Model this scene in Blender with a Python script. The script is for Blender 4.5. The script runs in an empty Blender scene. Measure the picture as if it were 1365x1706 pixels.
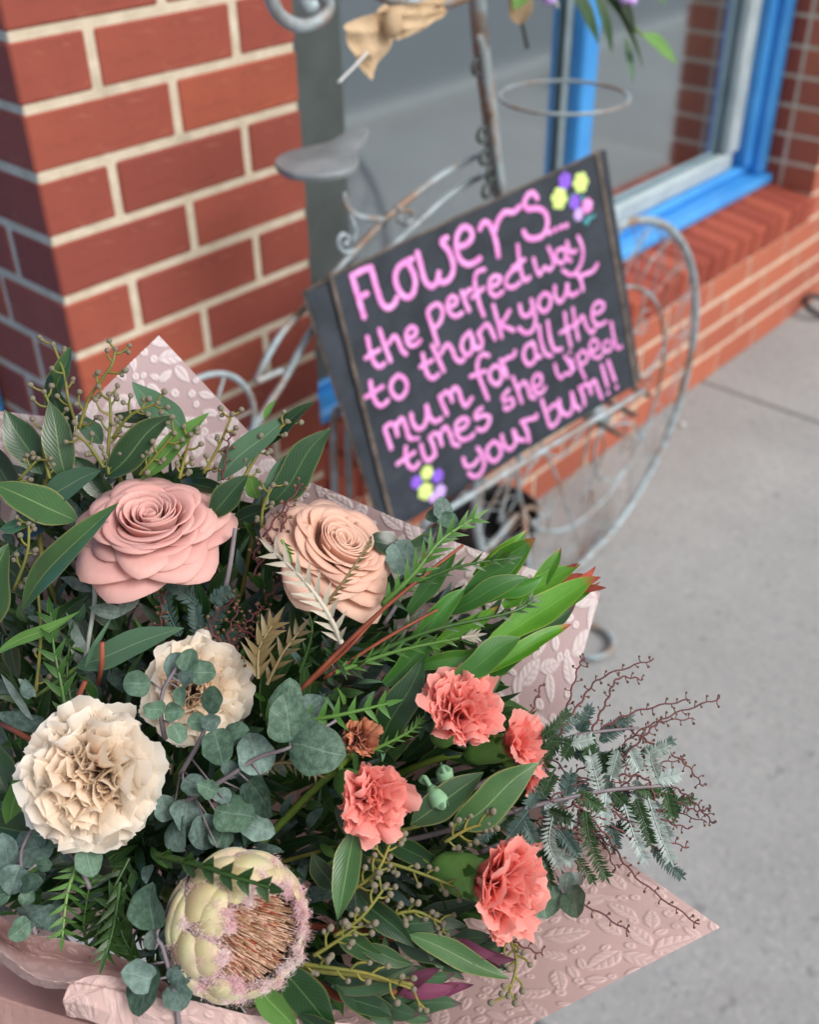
import bpy, bmesh, math, random
import numpy as np
from mathutils import Vector, Matrix
from math import sin, cos, pi, radians, sqrt
random.seed(7); rng = np.random.default_rng(7)
SC = bpy.context.scene
COL = SC.collection

# ------------------------------------------------------------------ camera
F = 1765.39
R2 = np.array([0.66760492, -0.74441438, -0.01228391])
U2 = np.array([0.43718341, 0.37861255, 0.81579606])
FW = np.array([0.60263947, 0.54999978, -0.57820922])
CAM = np.array([-0.69735696, -1.28440114, 1.58288858])
cd = bpy.data.cameras.new('camera'); cam = bpy.data.objects.new('camera', cd); COL.objects.link(cam)
cam.matrix_world = Matrix(((R2[0], U2[0], -FW[0], CAM[0]), (R2[1], U2[1], -FW[1], CAM[1]), (R2[2], U2[2], -FW[2], CAM[2]), (0, 0, 0, 1)))
cd.sensor_fit = 'HORIZONTAL'; cd.sensor_width = 36; cd.lens = 36 * F / 1365
cd.clip_start = 0.05; cd.clip_end = 2000
cd.dof.use_dof = True; cd.dof.focus_distance = 0.625; cd.dof.aperture_fstop = 8.0
SC.camera = cam
# ------------------------------------------------------------------ sky, sun, exposure
SUN = Vector((-0.16, 0.72, -0.70)).normalized()          # direction the light travels
w = bpy.data.worlds.new('World'); SC.world = w; w.use_nodes = True
nt = w.node_tree; nt.nodes.clear()
sk = nt.nodes.new('ShaderNodeTexSky'); sk.sky_type = 'NISHITA'; sk.sun_disc = False
sk.sun_elevation = math.asin(-SUN.z); sk.sun_rotation = math.atan2(-SUN.x, -SUN.y)
sk.air_density = 1.6; sk.dust_density = 5.0; sk.ozone_density = 1.0
hs = nt.nodes.new('ShaderNodeHueSaturation'); hs.inputs['Saturation'].default_value = 0.35
bg = nt.nodes.new('ShaderNodeBackground'); bg.inputs[1].default_value = 0.11
wo = nt.nodes.new('ShaderNodeOutputWorld')
nt.links.new(sk.outputs[0], hs.inputs['Color']); nt.links.new(hs.outputs[0], bg.inputs[0]); nt.links.new(bg.outputs[0], wo.inputs[0])
sl = bpy.data.lights.new('sun', 'SUN'); sl.energy = 1.4; sl.angle = radians(28); sl.color = (1, 0.98, 0.955)
so = bpy.data.objects.new('sun', sl); COL.objects.link(so); so.rotation_euler = SUN.to_track_quat('-Z', 'Y').to_euler()
SC.view_settings.view_transform = 'Standard'; SC.view_settings.look = 'None'
SC.view_settings.exposure = 0.42; SC.view_settings.gamma = 1; SC.view_settings.use_curve_mapping = False
SC.render.engine = 'CYCLES'
SC.cycles.max_bounces = 7; SC.cycles.diffuse_bounces = 3; SC.cycles.glossy_bounces = 3; SC.cycles.transmission_bounces = 3; SC.cycles.transparent_max_bounces = 6

# ------------------------------------------------------------------ geometry helpers
def ray(px, py): return FW + R2 * (px - 682.5) / F - U2 * (py - 853) / F
def P(px, py, d): return CAM + ray(px, py) * d
def onY(px, py, Y=0.0): r = ray(px, py); return CAM + r * (Y - CAM[1]) / r[1]
def onZ(px, py, Z=0.0): r = ray(px, py); return CAM + r * (Z - CAM[2]) / r[2]
def cv(x, y, z):                                         # vector from right / up / towards-viewer components
    v = R2 * x + U2 * y - FW * z; return v / np.linalg.norm(v)
def nrm(v): v = np.asarray(v, float); return v / (np.linalg.norm(v) + 1e-12)
def mobj(name, V, Fc, mat, parent=None, smooth=True, uv=None, loc=None, col=None, rnd=None):
    V = np.asarray(V, float)
    if parent is not None and loc is None: V = V - np.array(parent.matrix_world.translation if parent.parent is None else ABS[parent.name])
    me = bpy.data.meshes.new(name); me.from_pydata(V.tolist(), [], Fc)
    if smooth: me.polygons.foreach_set('use_smooth', [True] * len(me.polygons))
    if uv is not None:
        l = me.uv_layers.new(name='UVMap'); idx = np.zeros(len(me.loops), int); me.loops.foreach_get('vertex_index', idx)
        l.data.foreach_set('uv', np.asarray(uv, float)[idx].ravel())
    if col is not None:
        a = me.attributes.new('mask', 'FLOAT', 'POINT'); a.data.foreach_set('value', np.asarray(col, float))
    me.materials.append(mat); me.update()
    o = bpy.data.objects.new(name, me); COL.objects.link(o)
    if loc is not None: o.location = loc
    if parent is not None:
        o.parent = parent; ABS[o.name] = np.array(parent.location) if parent.parent is None else ABS[parent.name]
    return o
ABS = {}
def thing(name, label, cat, loc=(0, 0, 0), group=None):
    o = bpy.data.objects.new(name, None); COL.objects.link(o); o.location = loc; o.empty_display_size = .02
    o.matrix_world = Matrix.Translation(Vector(loc))
    o['label'] = label; o['category'] = cat
    if group: o['group'] = group
    return o
def tag(o, label=None, cat=None, group=None, kind=None):
    if label: o['label'] = label
    if cat: o['category'] = cat
    if group: o['group'] = group
    if kind: o['kind'] = kind
    return o
def smooth(pts, n=6, closed=False):
    pts = [np.asarray(p, float) for p in pts]
    if len(pts) < 3 and not closed:
        return [pts[0] + (pts[-1] - pts[0]) * i / n for i in range(n + 1)]
    out = []; N = len(pts); seg = N if closed else N - 1
    for i in range(seg):
        g = (lambda k: pts[k % N]) if closed else (lambda k: pts[min(max(k, 0), N - 1)])
        a, b, c, d = g(i - 1), g(i), g(i + 1), g(i + 2)
        for k in range(n):
            t = k / n
            out.append(.5 * (2 * b + (c - a) * t + (2 * a - 5 * b + 4 * c - d) * t * t + (3 * b - a - 3 * c + d) * t ** 3))
    if not closed: out.append(pts[-1])
    return out
def tube(pts, r, n=6, closed=False, flat=None, cap=True):
    """swept tube; r number or list; flat=(normal, ratio) squashes it along normal"""
    pts = [np.asarray(p, float) for p in pts]; N = len(pts)
    rs = [r] * N if np.isscalar(r) else list(np.interp(np.linspace(0, 1, N), np.linspace(0, 1, len(r)), r))
    V = []; Fc = []; prev = None
    for i in range(N):
        a = pts[(i - 1) % N] if (closed or i > 0) else pts[i]; b = pts[(i + 1) % N] if (closed or i < N - 1) else pts[i]
        t = nrm(b - a)
        if flat is not None: u = nrm(np.cross(flat[0], t)); v = np.asarray(flat[0]) * flat[1]
        else:
            if prev is None: u = nrm(np.cross(t, [0.31, 0.17, 0.93] if abs(t[2]) < .9 else [1, 0, 0]))
            else: u = nrm(prev - t * (prev @ t))
            prev = u; v = np.cross(t, u)
        for k in range(n):
            q = 2 * pi * k / n; V.append(pts[i] + rs[i] * (u * cos(q) + v * sin(q)))
    for i in range(N if closed else N - 1):
        for k in range(n):
            j = (i + 1) % N; Fc.append((i * n + k, i * n + (k + 1) % n, j * n + (k + 1) % n, j * n + k))
    if cap and not closed:
        Fc.append(tuple(range(n))[::-1]); Fc.append(tuple((N - 1) * n + k for k in range(n)))
    return V, Fc
def join(parts):
    V = []; Fc = []; U = []
    for p in parts:
        o = len(V); V += list(p[0]); Fc += [tuple(i + o for i in f) for f in p[1]]
        if len(p) > 2: U += list(p[2])
    return (V, Fc, U) if U else (V, Fc)
_ball = None
def ball(c, r, sc=(1, 1, 1), lv=1):
    global _ball
    if _ball is None: _ball = {}
    if lv not in _ball:
        b = bmesh.new(); bmesh.ops.create_icosphere(b, subdivisions=lv, radius=1)
        _ball[lv] = ([np.array(v.co) for v in b.verts], [tuple(v.index for v in f.verts) for f in b.faces]); b.free()
    V, Fc = _ball[lv]; return [np.asarray(c) + r * v * np.array(sc) for v in V], Fc
_bx = {}
def brick_mesh(sx, sy, sz, mat, bev=.004):
    k = (round(sx, 4), round(sy, 4), round(sz, 4), mat.name)
    if k not in _bx:
        b = bmesh.new(); bmesh.ops.create_cube(b, size=1)
        for v in b.verts: v.co = Vector((v.co.x * sx, v.co.y * sy, v.co.z * sz))
        bmesh.ops.bevel(b, geom=list(b.edges), offset=bev, segments=1, profile=.5, affect='EDGES')
        me = bpy.data.meshes.new('brick'); b.to_mesh(me); b.free(); me.materials.append(mat); _bx[k] = me
    return _bx[k]
def box_obj(name, x0, x1, y0, y1, z0, z1, mat, parent=None, bev=.004, jit=0, rot=None):
    me = brick_mesh(x1 - x0, y1 - y0, z1 - z0, mat, bev)
    o = bpy.data.objects.new(name, me); COL.objects.link(o)
    L = Vector(((x0 + x1) / 2, (y0 + y1) / 2, (z0 + z1) / 2)) + Vector([random.uniform(-jit, jit) for _ in range(3)])
    if jit: o.rotation_euler = [random.uniform(-jit, jit) * 3 for _ in range(3)]
    if rot: o.rotation_euler = rot
    if parent is not None: o.parent = parent; L = L - Vector(parent.location)
    o.location = L; return o

# ------------------------------------------------------------------ material helpers
def lin(h):
    h = h.lstrip('#'); c = [int(h[i:i + 2], 16) / 255 for i in (0, 2, 4)]
    return [(x / 12.92 if x <= .04045 else ((x + .055) / 1.055) ** 2.4) for x in c] + [1]
class NT:
    def __init__(s, name):
        s.m = bpy.data.materials.new(name); s.m.use_nodes = True; s.t = s.m.node_tree; s.t.nodes.clear()
        s.out = s.n('ShaderNodeOutputMaterial'); s.b = s.n('ShaderNodeBsdfPrincipled'); s.l(s.b.outputs[0], s.out.inputs[0])
    def n(s, k, **kw):
        q = s.t.nodes.new(k)
        for a, v in kw.items(): setattr(q, a, v)
        return q
    def l(s, a, b): s.t.links.new(a, b)
    def coord(s, which='Object'): return s.n('ShaderNodeTexCoord').outputs[which]
    def noise(s, scale, vec=None, detail=4, rough=.55, dist=0):
        q = s.n('ShaderNodeTexNoise'); q.inputs['Scale'].default_value = scale; q.inputs['Detail'].default_value = detail
        q.inputs['Roughness'].default_value = rough; q.inputs['Distortion'].default_value = dist
        if vec is not None: s.l(vec, q.inputs['Vector'])
        return q.outputs['Fac']
    def ramp(s, fac, stops):
        q = s.n('ShaderNodeValToRGB'); e = q.color_ramp.elements
        while len(e) < len(stops): e.new(.5)
        for i, (p, c) in enumerate(stops): e[i].position = p; e[i].color = lin(c) if isinstance(c, str) else c
        s.l(fac, q.inputs[0]); return q.outputs[0]
    def mix(s, fac, a, b, mode='MIX'):
        q = s.n('ShaderNodeMix', data_type='RGBA', blend_type=mode)
        for sock, v in ((q.inputs[0], fac), (q.inputs[6], a), (q.inputs[7], b)):
            if isinstance(v, (int, float)): sock.default_value = v
            elif isinstance(v, str): sock.default_value = lin(v)
            elif isinstance(v, (list, tuple)): sock.default_value = v
            else: s.l(v, sock)
        return q.outputs[2]
    def math(s, op, a, b=0.0, c=None):
        q = s.n('ShaderNodeMath', operation=op)
        for i, v in enumerate((a, b) if c is None else (a, b, c)):
            if isinstance(v, (int, float)): q.inputs[i].default_value = v
            else: s.l(v, q.inputs[i])
        return q.outputs[0]
    def hsv(s, col, h=.5, sat=1, val=1):
        q = s.n('ShaderNodeHueSaturation'); s.l(col, q.inputs['Color'])
        for k, v in (('Hue', h), ('Saturation', sat), ('Value', val)):
            if isinstance(v, (int, float)): q.inputs[k].default_value = v
            else: s.l(v, q.inputs[k])
        return q.outputs[0]
    def bump(s, h, strength=.3, dist=.001):
        q = s.n('ShaderNodeBump'); q.inputs['Strength'].default_value = strength; q.inputs['Distance'].default_value = dist
        s.l(h, q.inputs['Height']); s.l(q.outputs[0], s.b.inputs['Normal'])
    def color(s, c):
        if isinstance(c, str): s.b.inputs['Base Color'].default_value = lin(c)
        else: s.l(c, s.b.inputs['Base Color'])
    def rough(s, v, spec=.5):
        if isinstance(v, (int, float)): s.b.inputs['Roughness'].default_value = v
        else: s.l(v, s.b.inputs['Roughness'])
        s.b.inputs['Specular IOR Level'].default_value = spec
    def rand(s): return s.n('ShaderNodeObjectInfo').outputs['Random']
    def translucent(s, col, fac):
        t = s.n('ShaderNodeBsdfTranslucent'); m = s.n('ShaderNodeMixShader'); m.inputs[0].default_value = fac
        if isinstance(col, str): t.inputs[0].default_value = lin(col)
        else: s.l(col, t.inputs[0])
        s.l(s.b.outputs[0], m.inputs[1]); s.l(t.outputs[0], m.inputs[2]); s.l(m.outputs[0], s.out.inputs[0])
def mrange(m, v, a, b, lo, hi):
    q = m.n('ShaderNodeMapRange'); m.l(v, q.inputs[0])
    for i, x in enumerate((a, b, lo, hi)): q.inputs[i + 1].default_value = x
    return q.outputs[0]

def mat_brick(name, c0, c1, c2):
    m = NT(name); v = m.coord('Object'); rd = m.rand()
    base = m.ramp(rd, [(0, c0), (.5, c1), (1, c2)])
    nz = m.noise(14, v, 5, .6)
    base = m.mix(mrange(m, nz, .3, .75, 0, .6), base, c0)
    base = m.mix(mrange(m, m.noise(7, m.coord('Generated'), 5, .7, .8), .52, .75, 0, .55), base, '#6f3a33')
    base = m.mix(mrange(m, m.noise(3.5, m.coord('Generated'), 6, .75, .5), .6, .72, 0, .4), base, '#c58a72')
    sp = m.noise(260, v, 3, .7); base = m.mix(mrange(m, sp, .62, .74, 0, .35), base, '#5d2a22')
    base = m.mix(mrange(m, m.noise(30, v, 6, .75), .66, .8, 0, .3), base, '#c9a08c')
    m.color(base); m.rough(.82, .3); m.bump(m.math('ADD', sp, m.math('MULTIPLY', nz, 2.0)), .35, .0015); return m.m
M_BRICK = mat_brick('brick_red', '#87443a', '#974e40', '#a15540')
M_BRICK2 = mat_brick('brick_orange', '#a05a48', '#ad624c', '#b76b51')
M_BRICKS = mat_brick('brick_sill', '#8a3f30', '#98483a', '#a65440')
def mat_mortar():
    m = NT('mortar'); v = m.coord('Object'); a = m.noise(40, v, 6, .7)
    c = m.ramp(a, [(.3, '#b9ab96'), (.55, '#cbbfab'), (.75, '#d8cebc')])
    c = m.mix(mrange(m, m.noise(9, v, 4, .6), .6, .72, 0, .5), c, '#8f8577')
    m.color(c); m.rough(.95, .2); m.bump(a, .5, .002); return m.m
M_MORTAR = mat_mortar()
def mat_concrete():
    m = NT('concrete'); v = m.coord('Object')
    big = m.noise(1.6, v, 5, .6); mid = m.noise(11, v, 5, .65); fin = m.noise(150, v, 4, .7); ag = m.noise(75, v, 2, .5)
    c = m.ramp(big, [(.3, '#8f9090'), (.55, '#9d9e9e'), (.75, '#a8a8a6')])
    c = m.mix(mrange(m, mid, .35, .7, 0, .5), c, '#8e8f90')
    c = m.mix(mrange(m, ag, .56, .70, 0, .38), c, '#73757a')
    c = m.mix(mrange(m, ag, .42, .30, 0, .32), c, '#b4b1ac')
    c = m.mix(mrange(m, fin, .6, .74, 0, .35), c, '#5e5f63')
    c = m.mix(mrange(m, m.noise(26, v, 2, .4), .70, .74, 0, .5), c, '#66676a')
    c = m.mix(mrange(m, m.noise(3.1, v, 6, .7, .6), .58, .72, 0, .45), c, '#7f7d79')
    m.color(c); m.rough(.9, .3); m.bump(m.math('ADD', fin, ag), .55, .003); return m.m
M_CONC = mat_concrete()
def mat_simple(name, c, rough=.5, spec=.5, metal=0, nscale=None, c2=None, bump=0, lo=.4, hi=.65, detail=5):
    m = NT(name)
    if nscale:
        nz = m.noise(nscale, m.coord('Object'), detail, .6); m.color(m.mix(mrange(m, nz, lo, hi, 0, 1), c, c2))
        if bump: m.bump(nz, bump, .001)
    else: m.color(c)
    m.rough(rough, spec); m.b.inputs['Metallic'].default_value = metal; return m.m
M_ASPH = mat_simple('asphalt', '#7f8285', .95, .3, 0, 90, '#6a6d70', .4)
M_KERB = mat_simple('kerb_stone', '#a6a5a2', .9, .3, 0, 20, '#918f8c', .3)
M_LINE = mat_simple('road_paint', '#e2e0da', .8, .3, 0, 15, '#c2c0ba')
M_BLUE = mat_simple('blue_paint', '#3a8ad0', .42, .5, 0, 6, '#4799dd', .05)
M_BEAD = mat_simple('grey_bead', '#aab7bb', .5, .5, 0, 12, '#97a5aa')
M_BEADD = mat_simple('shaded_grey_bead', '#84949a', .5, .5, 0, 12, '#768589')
M_STEEL = mat_simple('dark_grey_frame', '#4b5352', .5, .4, 0, 8, '#3f4645')
M_ROOM = mat_simple('room_wall', '#5b666b', .9, .2, 0, 2, '#4c565b')
M_PLAST = mat_simple('black_plastic', '#17181a', .45, .4, 0, 15, '#222326')
M_CHROME = mat_simple('white_sign_metal', '#d8dadb', .5, .4, 0, 15, '#c2c5c6')
def mat_iron():
    m = NT('weathered_iron'); v = m.coord('Object')
    a = m.noise(28, v, 6, .7); b = m.noise(9, v, 5, .65)
    c = m.mix(mrange(m, a, .4, .62, 0, 1), '#a3b2ba', '#8a9599')
    c = m.mix(mrange(m, b, .48, .62, 0, .85), c, '#8a6547')
    c = m.mix(mrange(m, a, .66, .74, 0, .7), c, '#c8b49a')
    c = m.mix(mrange(m, m.noise(17, v, 4, .6), .62, .7, 0, .8), c, '#3e3f3a')
    m.color(c); m.rough(.55, .5); m.b.inputs['Metallic'].default_value = .25; m.bump(a, .3, .0015); return m.m
M_IRON = mat_iron()
def mat_glass():
    m = NT('shop_glass'); t = m.n('ShaderNodeBsdfTransparent'); t.inputs[0].default_value = (.55, .6, .62, 1)
    g = m.n('ShaderNodeBsdfGlossy'); g.inputs['Roughness'].default_value = .085; g.inputs[0].default_value = (.74, .86, .92, 1)
    x = m.n('ShaderNodeMixShader'); lw = m.n('ShaderNodeFresnel'); lw.inputs[0].default_value = 1.5
    m.l(m.math('MINIMUM', m.math('ADD', m.math('MULTIPLY', lw.outputs[0], 1.0), .66), 1.0), x.inputs[0])
    m.l(t.outputs[0], x.inputs[1]); m.l(g.outputs[0], x.inputs[2]); m.l(x.outputs[0], m.out.inputs[0]); return m.m
M_GLASS = mat_glass()
def mat_board():
    m = NT('chalkboard'); v = m.coord('Object'); a = m.noise(18, v, 6, .65, .5)
    m.color(m.mix(mrange(m, a, .35, .75, 0, 1), '#242a33', '#39404b')); m.rough(.62, .35); m.bump(m.noise(200, v, 3), .12, .001); return m.m
M_BOARD = mat_board()
M_WOOD = mat_simple('worn_wood_edge', '#6d625a', .75, .3, 0, 40, '#443e3b', .3)
def mat_chalk():
    m = NT('pink_chalk'); v = m.coord('Object'); a = m.noise(55, v, 5, .7, .6); b = m.noise(420, v, 3, .7)
    c = m.mix(mrange(m, a, .35, .7, 0, 1), '#f4aae8', '#e07fcb'); c = m.mix(mrange(m, b, .6, .75, 0, .5), c, '#8a5a86'); m.color(c); m.rough(.95, .1); return m.m
M_CHALK = mat_chalk()
M_CHALKY = mat_simple('yellow_chalk', '#d6ee92', .9, .15, 0, 130, '#c3da80', .3)
M_CHALKP = mat_simple('purple_chalk', '#9066dd', .9, .15, 0, 130, '#7f58c8', .3)
M_CHALKL = mat_simple('lilac_chalk', '#cfa5e8', .9, .15, 0, 130, '#b9a9e0', .3)
M_CHALKT = mat_simple('teal_chalk', '#58a9b4', .9, .15, 0, 130, '#4b8f9b', .3)
M_KRAFT = mat_simple('kraft_paper', '#c4ab8c', .8, .25, 0, 25, '#b09676', .2)

def mat_leaf(name, c_dark, c_light, vein, rough=.5, spec=.35, back=None, vs=.35, tr=.18, edge=None, tip=None, mottle=None, tipstart=.7):
    m = NT(name); u = m.n('ShaderNodeUVMap').outputs[0]; sp = m.n('ShaderNodeSeparateXYZ'); m.l(u, sp.inputs[0])
    along, across = sp.outputs[0], sp.outputs[1]
    v = m.coord('Object'); rd = m.rand()
    c = m.mix(rd, c_dark, c_light)
    c = m.mix(mrange(m, m.noise(45, v, 4, .6), .35, .7, 0, .55), c, c_dark)
    d = m.math('ABSOLUTE', m.math('SUBTRACT', across, .5))
    if mottle: c = m.mix(mrange(m, m.noise(190, v, 5, .75), .42, .64, 0, .75), c, mottle)
    side = m.n('ShaderNodeTexWave', wave_type='BANDS', bands_direction='X'); side.inputs['Scale'].default_value = 4; side.inputs['Distortion'].default_value = 1.4; side.inputs['Detail'].default_value = 2
    mp = m.n('ShaderNodeCombineXYZ'); m.l(m.math('SUBTRACT', along, m.math('MULTIPLY', d, .7)), mp.inputs[0]); m.l(across, mp.inputs[1]); m.l(mp.outputs[0], side.inputs['Vector'])
    c = m.mix(mrange(m, side.outputs['Fac'], .86, 1, 0, .12 * vs), c, vein)
    c = m.mix(mrange(m, d, .008, .03, vs * 1.6, 0), c, vein)
    if edge: c = m.mix(mrange(m, d, .43, .5, 0, .7), c, edge)
    if tip: c = m.mix(mrange(m, m.math('ADD', along, m.math('MULTIPLY', m.noise(30, v), .2)), tipstart + .1, 1.1, 0, 1), c, tip)
    c = m.mix(mrange(m, m.noise(75, v, 3, .6), .69, .74, 0, .55), c, '#5a4a2c')
    if back:
        gm = m.n('ShaderNodeNewGeometry'); c = m.mix(gm.outputs['Backfacing'], c, back)
    c = m.hsv(c, 1 * .5, 1, mrange(m, rd, 0, 1, .82, 1.15))
    m.color(c); m.rough(rough, spec)
    m.bump(m.math('ADD', m.math('MULTIPLY', side.outputs['Fac'], .6), mrange(m, d, 0, .05, -1, 0)), .12, .0008)
    if tr: m.translucent(m.hsv(c, .5, 1.15, 1.5), tr)
    return m.m
ML = {
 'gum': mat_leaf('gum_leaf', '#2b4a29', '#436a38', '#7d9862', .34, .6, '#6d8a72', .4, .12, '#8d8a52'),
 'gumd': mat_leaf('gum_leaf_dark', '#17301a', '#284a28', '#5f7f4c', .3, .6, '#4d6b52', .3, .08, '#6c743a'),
 'sage': mat_leaf('gum_leaf_sage', '#4b6d54', '#648668', '#90a986', .55, .3, '#5d7a64', .35, .12),
 'lime': mat_leaf('gum_leaf_lime', '#4f7a39', '#6b984c', '#9cba74', .45, .4, '#86a878', .4, .18),
 'euc': mat_leaf('silver_dollar_leaf', '#3a5444', '#516d58', '#8da595', .6, .3, '#6f8c80', .22, .08, '#4b6150', None, '#6d8b78'),
 'eucg': mat_leaf('silver_dollar_leaf_blue', '#485d55', '#627870', '#8fa49d', .65, .3, '#6f8789', .2, .08, None, None, '#7d9690'),
 'leuc': mat_leaf('conebush_leaf', '#3c7020', '#5f9832', '#93c05a', .33, .5, '#8cb552', .15, .22, '#9aa94a', '#a4462f', None, .88),
 'leucd': mat_leaf('conebush_leaf_dark', '#2f5f25', '#467d32', '#7ca455', .36, .5, '#6a9a50', .15, .15, '#7e8f45'),
 'purple': mat_leaf('conebush_purple', '#5a2c40', '#8a4a66', '#a06a80', .45, .4, '#6b5a58', .1, .15, None, '#3a1a28', None, .85),
 'redtip': mat_leaf('conebush_red_tip', '#8a4236', '#b35c4c', '#c98a70', .45, .4, '#9a5a4a', .1, .2, None, '#7a2f30', None, .8),
 'dusk': mat_leaf('conebush_green_grey', '#36523a', '#4f7050', '#7c946e', .45, .4, '#5e7a5c', .2, .12, '#77604f', '#5e3446', None, .85),
 'grev': mat_leaf('grevillea_leaf', '#2f5a22', '#4b7c32', '#7ba054', .42, .45, '#8d9f72', .25, .15, '#93a557'),
 'grevd': mat_leaf('grevillea_leaf_dark', '#183413', '#294f1c', '#58803c', .35, .5, '#3c5a2c', .2, .08, '#7a9440'),
 'silver': mat_leaf('silver_leaf', '#958f80', '#b3ab9b', '#d2cdc0', .5, .4, '#a79c8a', .25, .1),
 'bronze': mat_leaf('bronze_leaf', '#5f5030', '#86724a', '#b0a078', .4, .5, '#8b7b55', .25, .1),
 'acd': mat_leaf('acacia_leaf_dark', '#223a20', '#385631', '#5b7a4d', .5, .3, '#7d918c', .1, .1),
 'acs': mat_leaf('acacia_leaf_silver', '#87968f', '#a3b0ae', '#bccacc', .45, .5, '#93a9a8', .1, .1),
 'acg': mat_leaf('acacia_leaf_grey', '#3c524e', '#546a62', '#768a84', .55, .3, '#64797a', .1, .08),
 'grey': mat_leaf('woolly_leaf', '#56675e', '#76867f', '#a3aea8', .8, .2, '#8b9892', .25, .08, None, None, '#8b9893'),
}
def mat_petal(name, base, mid, tipc, var, rough=.55, tr=.3, fine=.25, edge=None):
    m = NT(name); u = m.n('ShaderNodeUVMap').outputs[0]; sp = m.n('ShaderNodeSeparateXYZ'); m.l(u, sp.inputs[0])
    v = m.coord('Object'); t = m.math('ADD', sp.outputs[0], m.math('MULTIPLY', m.math('SUBTRACT', m.noise(40, v, 3), .5), .25))
    c = m.ramp(t, [(0.05, base), (.55, mid), (.97, tipc)])
    wv = m.noise(60, u, 3, .6); mp = m.n('ShaderNodeMapping'); mp.inputs['Scale'].default_value = (1.2, 26, 1); m.l(u, mp.inputs[0])
    vn = m.noise(3.2, mp.outputs[0], 4, .6)
    c = m.mix(mrange(m, vn, .5, .72, 0, fine), c, base)
    c = m.mix(m.math('MULTIPLY', m.rand(), .45), c, var)
    if edge: c = m.mix(mrange(m, sp.outputs[0], .955, 1.0, 0, .5), c, edge)
    m.color(c); m.rough(rough, .25); m.b.inputs['Sheen Weight'].default_value = .15
    m.bump(vn, .22, .001); m.translucent(m.hsv(c, .5, 1.1, 1.1), tr); return m.m
MP = {
 'rose': mat_petal('pink_rose_petal', '#d4797a', '#e9aaa5', '#f2cac3', '#eebcb6', .6, .42, .1, None),
 'rose2': mat_petal('peach_rose_petal', '#e39a78', '#f0c3a6', '#f5d8c6', '#f1c3b2', .6, .42, .1, None),
 'cream': mat_petal('cream_carnation_petal', '#f3bb9c', '#f8e2ce', '#fbf4e8', '#faebda', .6, .5, .10, '#fdf8f0'),
 'creamc': mat_petal('cream_carnation_inner_petal', '#f1b596', '#f8d9be', '#fcefdd', '#f9e2cc', .6, .5, .10, '#fcf2de'),
 'coral': mat_petal('coral_carnation_petal', '#ee665e', '#f8938a', '#fbb2a9', '#f9a097', .58, .46, .2, '#fcc2b8'),
 'wither': mat_petal('withered_petal', '#9c4a36', '#bb6a4e', '#cb8a68', '#a85a44', .75, .15, .3),
}
def mat_stem(name, a, b, sc=40, rough=.55): return mat_simple(name, a, rough, .35, 0, sc, b, .2)
MS = {'green': mat_stem('green_stem', '#5f7d2f', '#7b8f3c'), 'olive': mat_stem('olive_twig', '#6c7034', '#857a3a'), 'red': mat_stem('red_brown_stem', '#7a3d2c', '#94523a'),
      'wine': mat_stem('wine_twig', '#6b3a3a', '#4f2a30'), 'grey': mat_stem('grey_lilac_stem', '#837a80', '#655c62'), 'pale': mat_stem('pale_woolly_stem', '#a7aca4', '#8b918a'),
      'bud': mat_simple('grey_bud', '#8d8575', .8, .2, 0, 400, '#5d5a49', .4), 'budw': mat_simple('wine_bud', '#5b4436', .7, .3, 0, 300, '#7a5a45', .3), 'calyx': mat_stem('calyx_green', '#5f8f45', '#7dab5e', 25, .45), 'caly2': mat_stem('calyx_blue_green', '#6f9a76', '#86ad88', 25, .6)}

# ================================================================== THE SETTING
def sheet(name, x0, x1, y0, y1, z, mat):
    o = mobj(name, [(x0, y0, z), (x1, y0, z), (x1, y1, z), (x0, y1, z)], [(0, 1, 2, 3)], mat, smooth=False); return tag(o, kind='structure')
sheet('ground', -300, 300, -300, 300, -.16, M_ASPH)
pav = mobj('pavement', [(-12, -2.1, -.012), (14, -2.1, -.012), (14, .6, -.012), (-12, .6, -.012)], [(0, 1, 2, 3)], M_KERB, smooth=False)
tag(pav, kind='structure')
for i in range(-6, 7):
    x = .07 + 2.0 * i
    for (y0, y1) in ((-2.1, .30),):
        box_obj('slab', x + .005, x + 1.995, y0 + .004, y1 - .004, -.10, 0.0, M_CONC, pav, .005)
for i in range(-5, 6):
    k = box_obj('kerb', i * 1.2, i * 1.2 + 1.19, -2.26, -2.11, -.2, .0, M_KERB, None, .012); tag(k, kind='structure')
ln = box_obj('road_line', -12, 14, -2.85, -2.75, -.158, -.154, M_LINE, None, .001); tag(ln, kind='structure')

# ---- brick pillar beside the shop window
CH = .086; Z0 = 1.315
pil = thing('brick_pillar', 'red brick pillar with cream mortar at the left, beside the shop window', 'pillar', (.235, .235, 0))
def core(name, x0, x1, y0, y1, z0, z1, mat, parent): return box_obj(name, x0, x1, y0, y1, z0, z1, mat, parent, .002)
core('mortar', .0028, .4672, .0028, .4672, 0, 2.6, M_MORTAR, pil)
for k in range(-14, 16):
    zt = Z0 - k * CH - .006; zb = zt - .0745
    if zb < 0: zb = .002
    if zt - zb < .02: continue
    if k % 2 == 0: L = [(0, .109, 0, .166), (.122, .349, 0, .11), (.361, .47, 0, .11), (0, .11, .178, .406), (.36, .47, .12, .35), (0, .11, .418, .47)]
    else: L = [(0, .229, 0, .109), (.241, .47, 0, .11), (0, .11, .121, .349), (0, .11, .36, .47), (.36, .47, .12, .35)]
    for (a, b, c, d) in L: box_obj('brick', a, b, c, d, zb, zt, M_BRICK, pil, .0035, .0006)

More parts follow.
